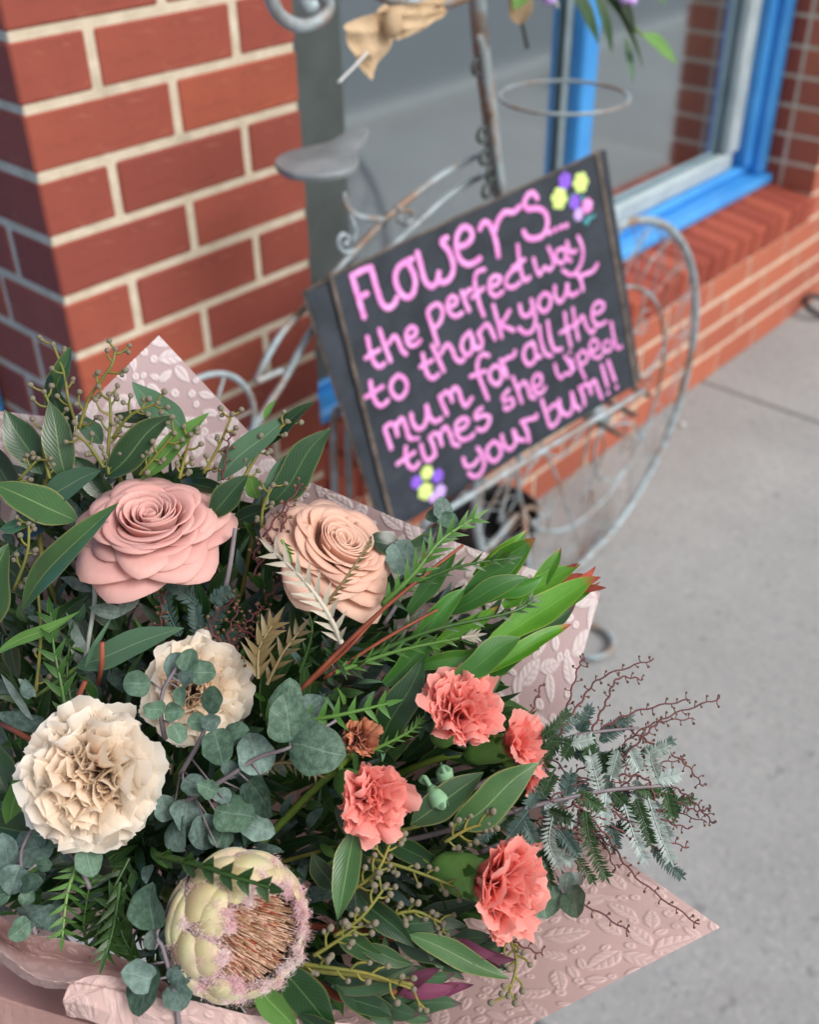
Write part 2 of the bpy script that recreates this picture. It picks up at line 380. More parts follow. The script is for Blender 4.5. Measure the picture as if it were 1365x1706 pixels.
# ---- low wall under the window with its rowlock sill
XR = 2.64
lw = thing('brick_wall', 'low orange red brick wall under the shop window with sloping brick sill', 'wall', (1.5, .1, 0))
core('mortar', .4705, 5.2, .0035, .24, 0, .344, M_MORTAR, lw)
for k in range(4):
    zb = k * CH + .002 + (.008 if k else 0); zt = (k + 1) * CH - .003
    x = .475 - (.12 if k % 2 else 0)
    while x < 5.1:
        a, b = max(x, .475), min(x + .23, 5.2)
        if b - a > .03: box_obj('brick', a, b, 0, .11, zb, zt, M_BRICK2, lw, .0035, .0006)
        x += .24
x = .478
while x < XR - .02:
    o = box_obj('sill_brick', x, x + .076, -.004, .19, .352, .440, M_BRICKS, lw, .004, 0, (radians(7) + random.uniform(-.006, .006), 0, random.uniform(-.006, .006))); x += .0845
o = box_obj('sill_mortar', .473, XR, .002, .18, .350, .434, M_BRICKS, lw, .002, 0, (radians(7), 0, 0))
# ---- right hand pillar
rp = thing('brick_pillar', 'brick pillar at the far right edge beyond the blue window frame', 'pillar', (3.3, .2, .43))
core('mortar', XR + .003, 5.2, .0035, .45, .344, 2.6, M_MORTAR, rp)
for k in range(0, 26):
    zb = .352 + k * CH; zt = zb + .076
    box_obj('brick', XR, XR + (.11 if k % 2 else .23), 0, .11, zb, zt, M_BRICK2, rp, .0035, .0006)
    ys = [(.12, .35)] if k % 2 == 0 else [(.12, .23), (.24, .45)]
    for (c, d) in ys: box_obj('brick', XR, XR + .11, c, d, zb, zt, M_BRICK, rp, .0035, .0006)
    x = XR + (.12 if k % 2 else .24)
    while x < 5.1: box_obj('brick', x, min(x + .23, 5.2), 0, .11, zb, zt, M_BRICK2, rp, .0035, .0006); x += .24

# ---- shop window
wn = thing('shop_window', 'blue framed shop window with two grey reflecting panes', 'window', (1.5, .2, .45))
def bar(name, x0, x1, y0, y1, z0, z1, mat, bev=.003): return box_obj(name, x0, x1, y0, y1, z0, z1, mat, wn, bev)
GY = .262
bar('sill_board', .474, XR - .003, .138, .235, .447, .480, M_BLUE, .008)
bar('bottom_rail', .474, XR - .003, .205, .30, .481, .506, M_BLUE, .008)
bar('glazing_bead', .77, XR - .135, .228, .258, .5065, .556, M_BEAD, .004)
bar('jamb', XR - .062, XR - .003, .165, .30, .4815, 2.3, M_BLUE, .006)
bar('jamb_stop', XR - .098, XR - .0625, .195, .30, .5065, 2.3, M_BLUE, .006)
bar('glazing_bead', XR - .172, XR - .0985, .228, .258, .557, 2.3, M_BEAD, .004)
bar('mullion', 1.588, 1.655, .212, .30, .557, 2.3, M_BLUE, .006)
bar('glazing_bead', 1.560, 1.5875, .248, .258, .557, 2.3, M_BEADD, .004)
bar('glazing_bead', 1.6555, 1.672, .248, .258, .557, 2.3, M_BEADD, .004)
bar('side_frame', .474, .768, .20, .32, .507, 2.3, M_STEEL, .006)
bar('head', .474, XR - .003, .16, .31, 2.301, 2.42, M_BLUE, .006)
bar('pane', .76, 1.61, GY, GY + .006, .52, 2.31, M_GLASS, .001)
bar('pane', 1.63, XR - .10, GY, GY + .006, .52, 2.31, M_GLASS, .001)
rm = mobj('shop_interior', [(.3, .35, .02), (4.2, .35, .02), (4.2, 3.2, .02), (.3, 3.2, .02), (.3, 3.2, 2.5), (4.2, 3.2, 2.5), (.3, .35, 2.5), (4.2, .35, 2.5)],
          [(0, 1, 2, 3), (3, 2, 5, 4), (0, 3, 4, 6), (1, 7, 5, 2), (6, 4, 5, 7)], M_ROOM, smooth=False); tag(rm, kind='structure')
hd = thing('wall_above_window', 'plain brick wall over the shop window and doorway', 'wall', (1, .2, 2.43)); core('mortar', -1.3, 5.2, .02, .45, 2.605, 3.6, M_BRICK, hd); core('lintel', .472, XR, .02, .30, 2.425, 2.604, M_MORTAR, hd)
# ---- recessed shop door left of the pillar (its blue frame shows at the very left edge)
dr = thing('shop_door', 'blue door frame in the recess behind the left brick pillar', 'door', (-.5, .5, 0))
box_obj('frame', -.075, -.003, .262, .47, .002, 2.3, M_BLUE, dr, .006); box_obj('frame', -1.30, -1.23, .262, .47, .002, 2.3, M_BLUE, dr, .006)
box_obj('frame', -1.30, -.003, .262, .47, 2.301, 2.604, M_BLUE, dr, .006); box_obj('panel', -1.229, -.076, .36, .41, .01, 2.3, M_BLUE, dr, .004)
np_ = thing('brick_pillar', 'added brick pillar across the recessed door, out of view, shading the left pillar side', 'pillar', (-1.5, .2, 0))  # unseen pillar, added to block skylight from the visible pillar's left face
core('mortar', -1.767, -1.303, .0028, .4672, 0, 2.6, M_MORTAR, np_)
for k in range(0, 30):
    for (a, b, c, d) in ([(-1.77, -1.54, 0, .11), (-1.53, -1.30, 0, .11), (-1.41, -1.3, .12, .35)] if k % 2 else [(-1.77, -1.66, 0, .11), (-1.65, -1.42, 0, .11), (-1.41, -1.3, 0, .167), (-1.41, -1.3, .177, .407)]):
        box_obj('brick', a, b, c, d, k * CH + .012, k * CH + .084, M_BRICK, np_, .0035, .0006)
# ---- veranda post in the street, seen mirrored in the right pane
vp = thing('veranda_post', 'dark grey veranda post mirrored in the right window pane', 'post', (5.8, -1.56, 0))
V, Fc = tube([(5.8, -1.56, .02), (5.8, -1.56, 3.0)], .045, 16); mobj('shaft', V, Fc, M_STEEL, vp)
box_obj('base_plate', 5.7, 5.9, -1.66, -1.46, .001, .02, M_STEEL, vp, .003)
vs = thing('sign_stand', 'thin dark pole on a round foot mirrored in the left window pane', 'stand', (4.85, -1.95, 0))
V, Fc = tube([(4.85, -1.95, .03), (4.85, -1.95, 1.1)], .012, 8); mobj('pole', V, Fc, M_PLAST, vs)
V, Fc = tube([(4.85, -1.95, .001), (4.85, -1.95, .035), (4.85, -1.95, .05)], [.12, .11, .03], 16); mobj('foot', V, Fc, M_PLAST, vs)

# ================================================================== BICYCLE PLANTER
BY = -.24
def B(px, py, dy=0.0): return onY(px, py, BY + dy)
bk = thing('bicycle_planter', 'weathered grey metal bicycle shaped plant stand behind the chalkboard', 'plant stand', (.7, BY, 0))
def rod(name, pts, r=.006, n=8, parent=bk, sm=6, closed=False, mat=M_IRON):
    V, Fc = tube(smooth(pts, sm, closed), r, n, closed); return mobj(name, V, Fc, mat, parent)
WC = np.array([1.05, BY, .424])
def ringpts(c, r, n=64): return [np.array(c) + r * np.array([cos(2 * pi * k / n), 0, sin(2 * pi * k / n)]) for k in range(n)]
V, Fc = tube(ringpts(WC, .414), .0088, 10, True); wh = mobj('front_wheel', V, Fc, M_IRON, bk)
V, Fc = tube(ringpts(WC, .278), .0042, 8, True); mobj('inner_ring', V, Fc, M_IRON, wh)
V, Fc = tube([WC + np.array([0, -.03, 0]), WC + np.array([0, .03, 0])], .022, 12); mobj('hub', V, Fc, M_IRON, wh)
for k in range(22):      # scallop wires between the two rings
    a0 = 2 * pi * k / 22; pts = []
    for j in range(9):
        t = j / 8; a = a0 + (t - .5) * 2 * pi / 22 * 1.9; r = .28 + .125 * sin(pi * t)
        pts.append(WC + r * np.array([cos(a), 0, sin(a)]) + np.array([0, .004 * (k % 2), 0]))
    V, Fc = tube(pts, .0016, 5); mobj('wire', V, Fc, M_IRON, wh)
    pts = []
    for j in range(9):
        t = j / 8; a = a0 + (t - .5) * 2 * pi / 22 * 1.3; r = .405 - .07 * sin(pi * t)
        pts.append(WC + r * np.array([cos(a), 0, sin(a)]) - np.array([0, .004, 0]))
    V, Fc = tube(pts, .0014, 5); mobj('wire', V, Fc, M_IRON, wh)
for k in range(8):       # curled spokes inside
    a = 2 * pi * k / 8 + .2; e = np.array([cos(a), 0, sin(a)]); q = np.array([-sin(a), 0, cos(a)])
    V, Fc = tube(smooth([WC + .02 * e, WC + .12 * e + .03 * q, WC + .2 * e - .03 * q, WC + .275 * e], 6), .0028, 6); mobj('spoke', V, Fc, M_IRON, wh)
    pts = [WC + (.215 * e - .05 * q) + .035 * (1 - j / 16) * (cos(j * .55) * e + sin(j * .55) * q) for j in range(15)]
    V, Fc = tube(pts, .0022, 6); mobj('curl', V, Fc, M_IRON, wh)
# head post with side strip, studs
rod('post', [B(793, -60), B(800, 60), B(815, 180), B(834, 325), [.82, BY, .72], [.95, BY, .55], WC], .0125, 10)
rod('post_strip', [B(797, 60, -.016), B(806, 100, -.016), B(825, 250, -.016), B(836, 330, -.016)], .007, 8)
for (px, py) in ((796, 112), (804, 225), (808, 262), (818, 290), (812, 318)):
    V, Fc = tube([B(px, py, -.012) + .011 * np.array([cos(q), 0, sin(q)]) for q in np.linspace(0, 2 * pi, 13)[:-1]], .0035, 6, True); mobj('bracket', V, Fc, M_STEEL, bk)
# frame arcs
rod('frame_tube', [B(806, 255, .03), B(740, 290, .03), B(660, 350, .03), B(590, 420, .03), B(540, 475, .03), B(508, 513, .03), B(470, 555, .03), B(440, 605, .03), B(427, 636, .03)], .0054, 8)
rod('frame_tube', [B(812, 288, .03), B(750, 325, .03), B(690, 378, .03), B(620, 440, .03), B(560, 495, .03), B(516, 555, .03), B(472, 636, .03), B(425, 711, .03), B(390, 790, .03), B(372, 880, .03)], .0056, 8)
rod('frame_link', [B(427, 636), B(445, 628), B(470, 618)], .005, 8)
rod('frame_curl', [B(660, 345) , B(668, 352), B(684, 352), B(686, 366), B(676, 374), B(664, 368), B(668, 358)], .0035, 6)
# seat
def seat():
    prof = [(0, .0), (.02, .045), (.05, .066), (.085, .066), (.12, .045), (.15, .026), (.19, .021), (.215, .012), (.222, 0)]
    up = [(x, y) for x, y in prof]; out = up + [(x, -y) for x, y in prof[-2:0:-1]]
    pts = smooth([np.array([x, y, 0]) for x, y in out], 4, True)
    ax = nrm(np.array([1.0, .25, 0])); ay = np.array([-ax[1], ax[0], 0])
    o = B(466, 308); N = len(pts); V = []
    for z, s in ((-.006, .97), (0, 1), (.004, .985)):
        c = np.array([.1, 0, 0])
        for p in pts: q = (c + (p - c) * s) * .86 + np.array([.034, 0, 0]); V.append(o + ax * q[0] + ay * q[1] + np.array([0, 0, z + .012 * (q[0] / .22) ** 2]))
    Fc = [tuple(range(N))[::-1], tuple(range(2 * N, 3 * N))]
    for r in range(2): Fc += [(r * N + i, r * N + (i + 1) % N, (r + 1) * N + (i + 1) % N, (r + 1) * N + i) for i in range(N)]
    return V, Fc
mobj('seat', *seat(), mat_simple('worn_seat_metal', '#8d9499', .5, .5, .2, 16, '#747a7d', .2), bk, smooth=False)
rod('seat_bracket', [B(572, 322), B(578, 345), B(600, 362), B(640, 366)], .0045, 8)
rod('seat_bracket', [B(575, 330), B(582, 355), B(592, 385), B(588, 400)], .0035, 8)
rod('seat_curl', [B(588, 418), B(572, 420), B(563, 405), B(570, 391), B(580, 396), B(578, 408), B(572, 404)], .0035, 6)
# handle bar scroll, top bar and pot ring
rod('handlebar', [B(430, -60, -.03), B(452, 0, -.03), B(470, 30, -.03), B(505, 44, -.03), B(540, 28, -.03), B(546, 2, -.03), B(528, -12, -.03), B(508, -4, -.03), B(512, 12, -.03), B(524, 8, -.03)], .0085, 8)
rod('handlebar_grip_bar', [B(600, -34, -.03), B(640, -6, -.03), B(690, 6, -.03), B(750, 2, -.03), B(795, -16, -.03)], .009, 8)
rc = B(940, 162)
rod('pot_ring', [rc + .108 * np.array([cos(q), sin(q), 0]) for q in np.linspace(0, 2 * pi, 41)[:-1]], .0030, 8, bk, 1, True)
# rear wheel, stand legs, shelf bars, feet
rw = np.array(B(345, 722)); V, Fc = tube(ringpts(rw, .085, 40), .0045, 8, True); rr = mobj('rear_wheel', V, Fc, M_IRON, bk)
for k in range(6):
    e = np.array([cos(k * pi / 3), 0, sin(k * pi / 3)]); V, Fc = tube([rw, rw + .085 * e], .0025, 6); mobj('spoke', V, Fc, M_IRON, rr)
rod('stand_leg', [B(568, 680, .03), B(556, 760, .03), [*(B(548, 830, .03)[:2]), .0]], .006, 8)
rod('stand_leg', [B(585, 690, .05), B(580, 760, .05), [*(B(578, 830, .05)[:2]), .0]], .006, 8)
for dx in (0, .05, .10):
    a = B(1003 + dx * 480, 706 - dx * 640, -.03); rod('shelf_bar', [a + np.array([.0, .03, 0]), a + np.array([-.01, -.055, -.002])], .006, 8, bk, 4, False, M_WOOD)
rod('shelf_bar', [[.33, -.375, .585], [.6, -.42, .62], [.84, -.46, .645]], .006, 8)
rod('shelf_stay', [[.345, -.37, .58], [.38, -.30, .45], [.45, BY, .30], [.63, BY, .26], [.78, BY, .30]], .006, 8)
rod('stay_rod', [B(820, 738), B(806, 770), B(802, 830), B(794, 872)], .0045, 8)
rod('stay_rod', [B(870, 760), B(850, 800), B(832, 870)], .0045, 8)
rod('stay_rod', [B(900, 735), B(930, 800), B(955, 880)], .0028, 6)
rod('stay_curl', [B(760, 840), B(775, 822), B(790, 836), B(785, 862), B(770, 880)], .0045, 8)
rod('stay_curl', [B(878, 878), B(870, 862), B(880, 846), B(896, 850), B(898, 866), B(888, 870)], .005, 8)
rod('stay_curl', [B(1000, 800), B(990, 770), B(1000, 722), B(1040, 705), B(1064, 716), B(1062, 750), B(1030, 795), B(1000, 800)], .0035, 8)
fo = onZ(982, 1068, .012)
rod('foot_ring', [fo + .052 * np.array([cos(q), sin(q), 0]) for q in np.linspace(0, 2 * pi, 25)[:-1]], .0075, 8, bk, 1, True)
rod('foot_stay', [fo + np.array([-.05, .0, 0]), fo + np.array([-.1, .06, .02]), np.array([.8, BY, .30])], .006, 8)
# ---- black pot by the wall
pc = onY(822, 846, -.12) * np.array([1, 1, 0])
pt = thing('flower_pot', 'empty black plastic pot on the pavement below the chalkboard', 'pot', (pc[0], pc[1], 0))
V = []; n = 32
for (r, z) in ((.066, .001), (.083, .145), (.088, .146), (.088, .166), (.081, .166), (.080, .145), (.064, .02), (.001, .02)):
    r *= 1.2; z *= 1.3; V += [pc + np.array([r * cos(2 * pi * k / n), r * sin(2 * pi * k / n), z]) for k in range(n)]
Fc = [(r * n + k, r * n + (k + 1) % n, (r + 1) * n + (k + 1) % n, (r + 1) * n + k) for r in range(7) for k in range(n)]
mobj('pot_wall', V, Fc, M_PLAST, pt)
# ---- scrap and hose by the wall
sp_ = onZ(1138, 707, .006); V, Fc = ball(sp_, .008, (1.2, .9, .6), 2); tag(mobj('paper_scrap', V, Fc, M_CHROME), 'tiny white scrap lying on the pavement by the wheel', 'scrap')
hz = onZ(1362, 515, .02); V, Fc = tube(smooth([hz + .055 * np.array([cos(q), .8 * sin(q), .25 + .3 * sin(q)]) for q in np.linspace(0, 5.4, 12)], 4), .009, 8); tag(mobj('hose', V, Fc, M_PLAST), 'short dark hose curl on the pavement at the right edge', 'hose')
# ---- kraft bow and cut flowers in the basket at the top of the stand
bw = thing('kraft_paper_bow', 'crumpled brown kraft paper bow tied under the bicycle handlebar', 'paper', tuple(B(650, 30)))
def crumple(poly, nx, ny, d0, amp, seed, dep=BY - .05):
    r = np.random.default_rng(seed); V = []; Fc = []; ph = r.uniform(0, 6, 6)
    (a, b, c, d) = [np.array(onY(x, y, dep)) for x, y in poly]
    nn = nrm(np.cross(b - a, d - a))
    for i in range(ny + 1):
        for j in range(nx + 1):
            s, t = j / nx, i / ny; p = (a * (1 - s) + b * s) * (1 - t) + (d * (1 - s) + c * s) * t
            h = abs(sin(s * 5 + t * 3 + ph[0])) + .7 * abs(sin(t * 7 - s * 4 + ph[1])) + .4 * abs(sin(9 * s + ph[2]))
            V.append(p + nn * amp * (h - .8) * (.35 + .65 * abs(2 * s - 1)))
    for i in range(ny):
        for j in range(nx): q = i * (nx + 1) + j; Fc.append((q, q + 1, q + nx + 2, q + nx + 1))
    return V, Fc
mobj('bow_tail', *crumple([(572, 46), (652, 8), (664, 58), (618, 134)], 14, 12, 0, .009, 1), M_KRAFT, bw, False)
mobj('bow_loop', *crumple([(648, 14), (752, -6), (746, 26), (672, 70)], 14, 8, 0, .010, 2), M_KRAFT, bw, False)
mobj('bow_knot', *ball(B(655, 38, -.06), .014, (1, .8, 1.4), 2), M_KRAFT, bw)
rod('tail_string', [B(612, 88, -.05), B(590, 112, -.055), B(564, 138, -.06)], .0017, 6, bw, 6, False, M_CHROME)
def leaf(base, tip, width, normal, prof='lance', bend=.12, fold=.25, twist=0., na=12, nc=4, wav=0., ripple=None):
    """leaf blade from base to tip. returns V,F,UV"""
    base, tip = np.asarray(base, float), np.asarray(tip, float); L = np.linalg.norm(tip - base); ax = (tip - base) / L
    n0 = np.asarray(normal, float); n0 = nrm(n0 - ax * (n0 @ ax)); sd = np.cross(n0, ax)
    V = []; U = []; Fc = []; ph = random.uniform(0, 6)
    for i in range(na + 1):
        t = i / na
        if prof == 'lance': wd = sin(pi * min(1, t ** .85)) ** .85 if 0 < t < 1 else 0
        elif prof == 'round': wd = (1 - abs(2 * t ** .80 - 1) ** 2.1) ** .62
        elif prof == 'strap': wd = min(1, .42 + 1.3 * t) * max(0, 1 - max(0, (t - .42) / .58) ** 2.2) ** .9 * (1 if t > 0 else .8)
        elif prof == 'lobe': wd = (1 - t) ** .8 * (.75 + .25 * sin(pi * t))
        elif prof == 'ovate': wd = sin(pi * t ** .62) ** .8 if 0 < t < 1 else 0
        wd = max(wd, .02)
        c = base + ax * L * t + n0 * (bend * L * 4 * t * (1 - t) - bend * L * 0) + sd * (wav * L * sin(2 * pi * t))
        tw = twist * (t - .3); n1 = n0 * cos(tw) + sd * sin(tw); s1 = np.cross(n1, ax)
        for j in range(nc + 1):
            s = 2 * j / nc - 1; rp = 0 if not ripple else ripple * L * sin(9 * t + ph + (2 if s > 0 else 0)) * abs(s) ** 2
            V.append(c + s1 * (s * wd * width / 2 * (1 + .05 * sin(13 * t + 3 * ph + (1.7 if s > 0 else 0)))) + n1 * (fold * abs(s) * wd * width / 2 + rp)); U.append((t, j / nc))
    for i in range(na):
        for j in range(nc): q = i * (nc + 1) + j; Fc.append((q, q + nc + 1, q + nc + 2, q + 1))
    return V, Fc, U
tp = thing('cut_flower_stems', 'loose cut greenery hanging over the top edge above the chalkboard', 'flowers', tuple(B(930, -20)))
for (bx, by, tx, ty, wpx, mk) in ((945, -30, 998, 76, 26, 'gumd'), (985, -30, 1020, 90, 18, 'gumd'), (1000, -25, 1072, 118, 17, 'gumd'), (1010, -35, 1060, 60, 24, 'gumd'), (1070, 58, 1128, 108, 32, 'lime'), (1040, 60, 1055, 140, 12, 'sage'), (872, -20, 858, 18, 24, 'lime'), (900, -20, 932, 16, 16, 'gumd'), (1070, -30, 1110, 8, 18, 'lime')):
    w_ = wpx / F * 2.0; V, Fc, U = leaf(B(bx, by, -.05), B(tx, ty, -.08), w_, cv(.2, .3, 1), 'lance', .05, .2); mobj('leaf', V, Fc, ML[mk], tp, True, U)
rod('stem', [B(990, -30, -.05), B(1030, 20, -.06), B(1071, 60, -.08)], .0025, 6, tp, 5, False, MS['green'])
rod('stem', [B(866, 20, -.05), B(873, 50, -.05), B(879, 80, -.05)], .0035, 6, tp, 5, False, M_STEEL)
V, Fc, U = leaf(B(865, -25, -.06), B(866, 42, -.06), .036, cv(0, .2, 1), 'round', .1, .3); mobj('dry_leaf', V, Fc, M_KRAFT, tp, True, U)
for (px, py, r) in ((915, -2, .012), (1040, -4, .013), (1052, 2, .01)):
    V, Fc = ball(B(px, py, -.07), r, (1, 1, .8), 2); mobj('pink_bloom', V, Fc, M_CHALKL, tp)

# ================================================================== CHALKBOARD
BC = np.array([[.278, -.2445, .9892], [.8124, -.3381, 1.0526], [.8436, -.432, .6498], [.3093, -.3384, .5865]])
bx_ = nrm(BC[1] - BC[0]); by_ = nrm(BC[0] - BC[3]); bn_ = np.cross(bx_, by_)      # bn_ faces the viewer
if bn_ @ FW > 0: bn_ = -bn_
def onB(px, py, off=0.0):
    r = ray(px, py); o = BC.mean(0) + bn_ * off; t = ((o - CAM) @ bn_) / (r @ bn_); return CAM + r * t
bd = thing('chalkboard_sign', 'black chalkboard sign with pink hand lettering leaning on the bicycle', 'sign', tuple((BC[2] + BC[3]) / 2))
def panel(name, q, th, mat, parent):
    q = [np.asarray(p) for p in q]; V = q + [p - bn_ * th for p in q]
    return mobj(name, V, [(0, 1, 2, 3), (7, 6, 5, 4), (0, 4, 5, 1), (1, 5, 6, 2), (2, 6, 7, 3), (3, 7, 4, 0)], mat, parent, False)
fq = [onB(553, 461), onB(993, 257), onB(1058, 642), onB(655, 868)]
fp = panel('front_panel', fq, .009, M_BOARD, bd)
rq = [onB(509, 489, -.004), onB(1010, 250, -.004), onB(1068, 636, -.004), onB(642, 893, -.004)]
bp = panel('back_panel', rq, .009, M_BOARD, bd)
def strip(a, b, wd, off, parent, name='edge_strip'):
    t = nrm(b - a); u = np.cross(bn_, t) * wd / 2; o = bn_ * off; h = bn_ * .003
    q = [a + u + o, b + u + o, b - u + o, a - u + o]; V = q + [p - h for p in q]
    return mobj(name, V, [(0, 1, 2, 3), (7, 6, 5, 4), (0, 4, 5, 1), (1, 5, 6, 2), (2, 6, 7, 3), (3, 7, 4, 0)], M_WOOD, parent, False)
strip(fq[0] - bx_ * .002, fq[3] - bx_ * .002, .006, .002, fp); strip(fq[1] + bx_ * .003, fq[2] + bx_ * .003, .009, .002, fp)
strip(fq[0] + by_ * .0015 - bx_ * .006, fq[1] + by_ * .0015 + bx_ * .007, .003, .0015, fp)
strip(rq[0] - bx_ * .001, rq[3] - bx_ * .001, .0045, -.002, bp); strip(rq[0] + by_ * .001, onB(551, 464, -.004) + by_ * .001, .003, -.0025, bp)
TILE = {'1': (560, 300, 5.6875), '2': (760, 270, 5.46), '3': (590, 460, 5.6875), '4': (790, 430, 5.46), '5': (620, 620, 5.6875), '6': (800, 560, 5.25)}
WORDS = {
 'Flowers': (.0105, '1:265,1300 215,1130 150,910|1:150,912 250,860 330,830|1:222,1115 292,1080|1:330,830 390,1050 440,1180 500,1215 555,1170 575,1120|1:725,750 650,785 585,840 560,930 590,1040 660,1115 725,1085 750,980 730,880 680,790|1:770,690 800,800 840,950 900,1012 955,970 975,880|1:960,960 1030,972 1090,920 1112,820 1070,680 1000,590 1050,550|1:1150,640 1240,610 1290,540 1270,470 1205,450 1150,520 1140,640 1170,750 1240,803 1310,785 1365,745|2:215,612 250,553 300,565 340,650 370,760 385,858|2:350,640 380,540 440,462 520,460 580,410|2:738,335 700,285 650,310 620,380 655,432 740,425 810,465 832,560 800,660 720,700 650,690 615,635|2:850,645 858,640|2:900,620 908,616|2:952,598 960,594|2:1000,582 1008,578'),
 'the': (.0085, '3:125,580 150,700 190,820 240,862 288,830|3:110,780 240,700|3:240,510 290,660 345,805|3:330,640 380,570 420,620 450,700 492,742|3:505,600 570,570 588,515 545,485 500,530 498,600 530,660 590,650 625,612'),
 'perfect': (.0085, '3:795,660 740,480 700,350 740,290 800,270 838,330 820,430 770,490|3:895,295 960,270 970,215 920,198 885,260 900,340 960,385 1025,350|3:1020,150 1050,240 1090,330|3:1045,220 1070,150 1112,130|2:258,980 195,1000 170,1070 185,1180 215,1300 252,1400|2:145,1235 250,1150|2:300,1142 380,1110 402,1055 350,1040 305,1090 310,1180 360,1222 425,1180|2:562,965 500,1000 455,1070 460,1130 520,1142 582,1100|2:560,760 575,900 600,1030 630,1082 672,1050|2:515,965 622,890'),
 'way': (.008, '2:705,880 735,990 765,1025 805,960 850,985 887,930 870,850 840,780|2:985,785 920,810 908,880 960,925 1000,860 985,785 1010,880 1045,900|2:1010,730 1040,825 1092,810|2:1110,680 1150,780 1150,880 1110,980 1050,1030 970,988'),
 'to': (.0085, '3:155,1000 170,1100 210,1200 260,1232 322,1180|3:112,1150 272,1048|3:420,940 360,1000 350,1080 400,1152 460,1142 500,1060 480,980 420,940'),
 'thank': (.0085, '3:650,740 670,850 700,940 750,972 802,930|3:630,862 742,800|3:740,660 790,770 850,900|3:820,740 880,650 930,700 960,780 1010,812 1045,785|3:1100,530 1040,590 1020,680 1070,752 1122,690 1110,555 1150,680 1205,680|3:1175,540 1212,620 1200,680|3:1190,530 1250,460 1290,500 1335,598|4:175,430 210,560 250,722|4:322,480 270,570 230,605 290,630 362,662'),
 'your': (.0085, '4:415,430 440,520 500,522 520,480|4:520,380 550,500 555,600 520,672 460,682 408,640|4:640,322 590,380 590,450 640,490 692,430 690,350 640,322|4:735,260 740,350 780,402 830,340 850,230 852,300 890,342 945,310|4:945,160 972,200 990,292|4:960,165 1010,150 1080,120 1122,58'),
 'mum': (.0088, '5:180,722 140,600 122,535 180,490 220,520 240,600|5:225,520 280,440 320,520 350,622 390,632|5:370,400 390,490 440,542 500,500 520,400 512,310 550,430 600,472 655,440|5:640,230 670,310 710,400|5:650,240 700,190 740,220 760,275|5:740,220 780,150 820,180 850,270 890,322 945,248'),
 'for': (.0085, '4:132,890 70,880 30,960 40,1060 80,1170 125,1282|4:-30,1080 100,1030|4:190,980 140,1040 150,1110 210,1152 252,1090 240,1010 190,980|4:240,930 280,1010 300,1082|4:260,940 310,910 360,890 372,848'),
 'all': (.0085, '4:535,770 470,810 450,900 500,972 562,910 540,775 570,890 605,900|4:590,620 610,760 650,870 705,890|4:670,580 690,720 730,832 795,830'),
 'the ': (.0078, '4:825,500 840,620 880,802|4:785,682 912,610|4:900,460 920,600 950,742|4:940,600 990,530 1020,620 1070,682 1102,640|4:1080,512 1150,490 1182,430 1130,402 1080,460 1080,560 1130,612 1202,580'),
 'times': (.0085, '5:320,710 320,810 350,890 400,912 442,860|5:240,872 402,760|5:465,690 490,790 530,842 592,790|5:428,630 434,628|5:545,620 580,700 600,790|5:545,620 600,580 640,620 660,692|5:640,610 690,520 740,590 770,680 822,692|5:800,560 880,520 912,460 860,440 800,490 800,580 850,642 930,620 962,588|5:1040,340 985,390 990,442 1050,412 1112,430 1100,500 1050,552 998,540'),
 'she': (.0078, '6:252,470 200,530 215,572 270,545 292,600 230,642 213,622|6:285,360 320,450 365,582|6:335,460 385,400 420,460 440,530 482,542|6:470,452 530,420 532,350 490,340 460,400 470,480 530,502 572,448'),
 'wiped': (.0072, '6:655,250 675,330 710,368 745,330 790,330 802,290 770,220 740,178|6:800,205 822,290|6:783,142 789,140|6:850,170 880,280 920,372|6:860,172 900,130 942,180 920,230 880,242|6:980,132 1030,110 1030,60 990,30 960,90 980,170 1040,192 1072,158|6:1122,42 1080,70 1090,130 1140,122 1152,55|6:1148,-120 1162,-30 1182,60 1205,108 1238,94'),
 'your ': (.0085, '5:865,820 890,890 960,882 1010,820|5:1000,720 1050,800 1060,890 1020,972 960,992 918,958|5:1150,660 1090,730 1110,820 1170,842 1222,770 1200,690 1150,660|6:190,870 210,950 260,992 312,930 290,820 330,900 385,912|6:370,752 410,830 430,922|6:360,752 430,730 490,715 492,690'),
 'bum!!': (.0085, '6:540,560 580,690 620,792 680,740 700,660 660,600 600,645|6:690,560 710,650 770,692 812,620 800,490 830,600 872,642|6:870,450 900,520 912,602|6:880,460 930,420 960,460 972,502|6:960,440 1000,390 1030,460 1062,542|6:1065,260 1115,440|6:1118,500 1124,498|6:1120,220 1180,390|6:1193,450 1199,448')}
so_ = 0
for wd_, (wdt, s) in WORDS.items():
    parts = []
    for stk in s.split('|'):
        k, pts = stk.split(':'); ox, oy, sc = TILE[k]; so_ += 1
        pp = [onB(ox + float(q.split(',')[0]) / sc, oy + float(q.split(',')[1]) / sc, .0012 + .00002 * (so_ % 9)) for q in pts.split()]
        sm = smooth(pp, 5); r = wdt * .47; e0 = nrm(sm[0] - sm[1]); e1 = nrm(sm[-1] - sm[-2])
        rl = [r * .45, r * .85] + [r * (1 + .06 * sin(i * 1.7 + so_)) for i in range(len(sm))] + [r * .85, r * .45]
        path = [sm[0] + e0 * r * .85, sm[0] + e0 * r * .5] + sm + [sm[-1] + e1 * r * .5, sm[-1] + e1 * r * .85]
        parts.append(tube(path, rl, 8, False, (bn_, .07)))
    V, Fc = join(parts); mobj('word', V, Fc, M_CHALK, fp)
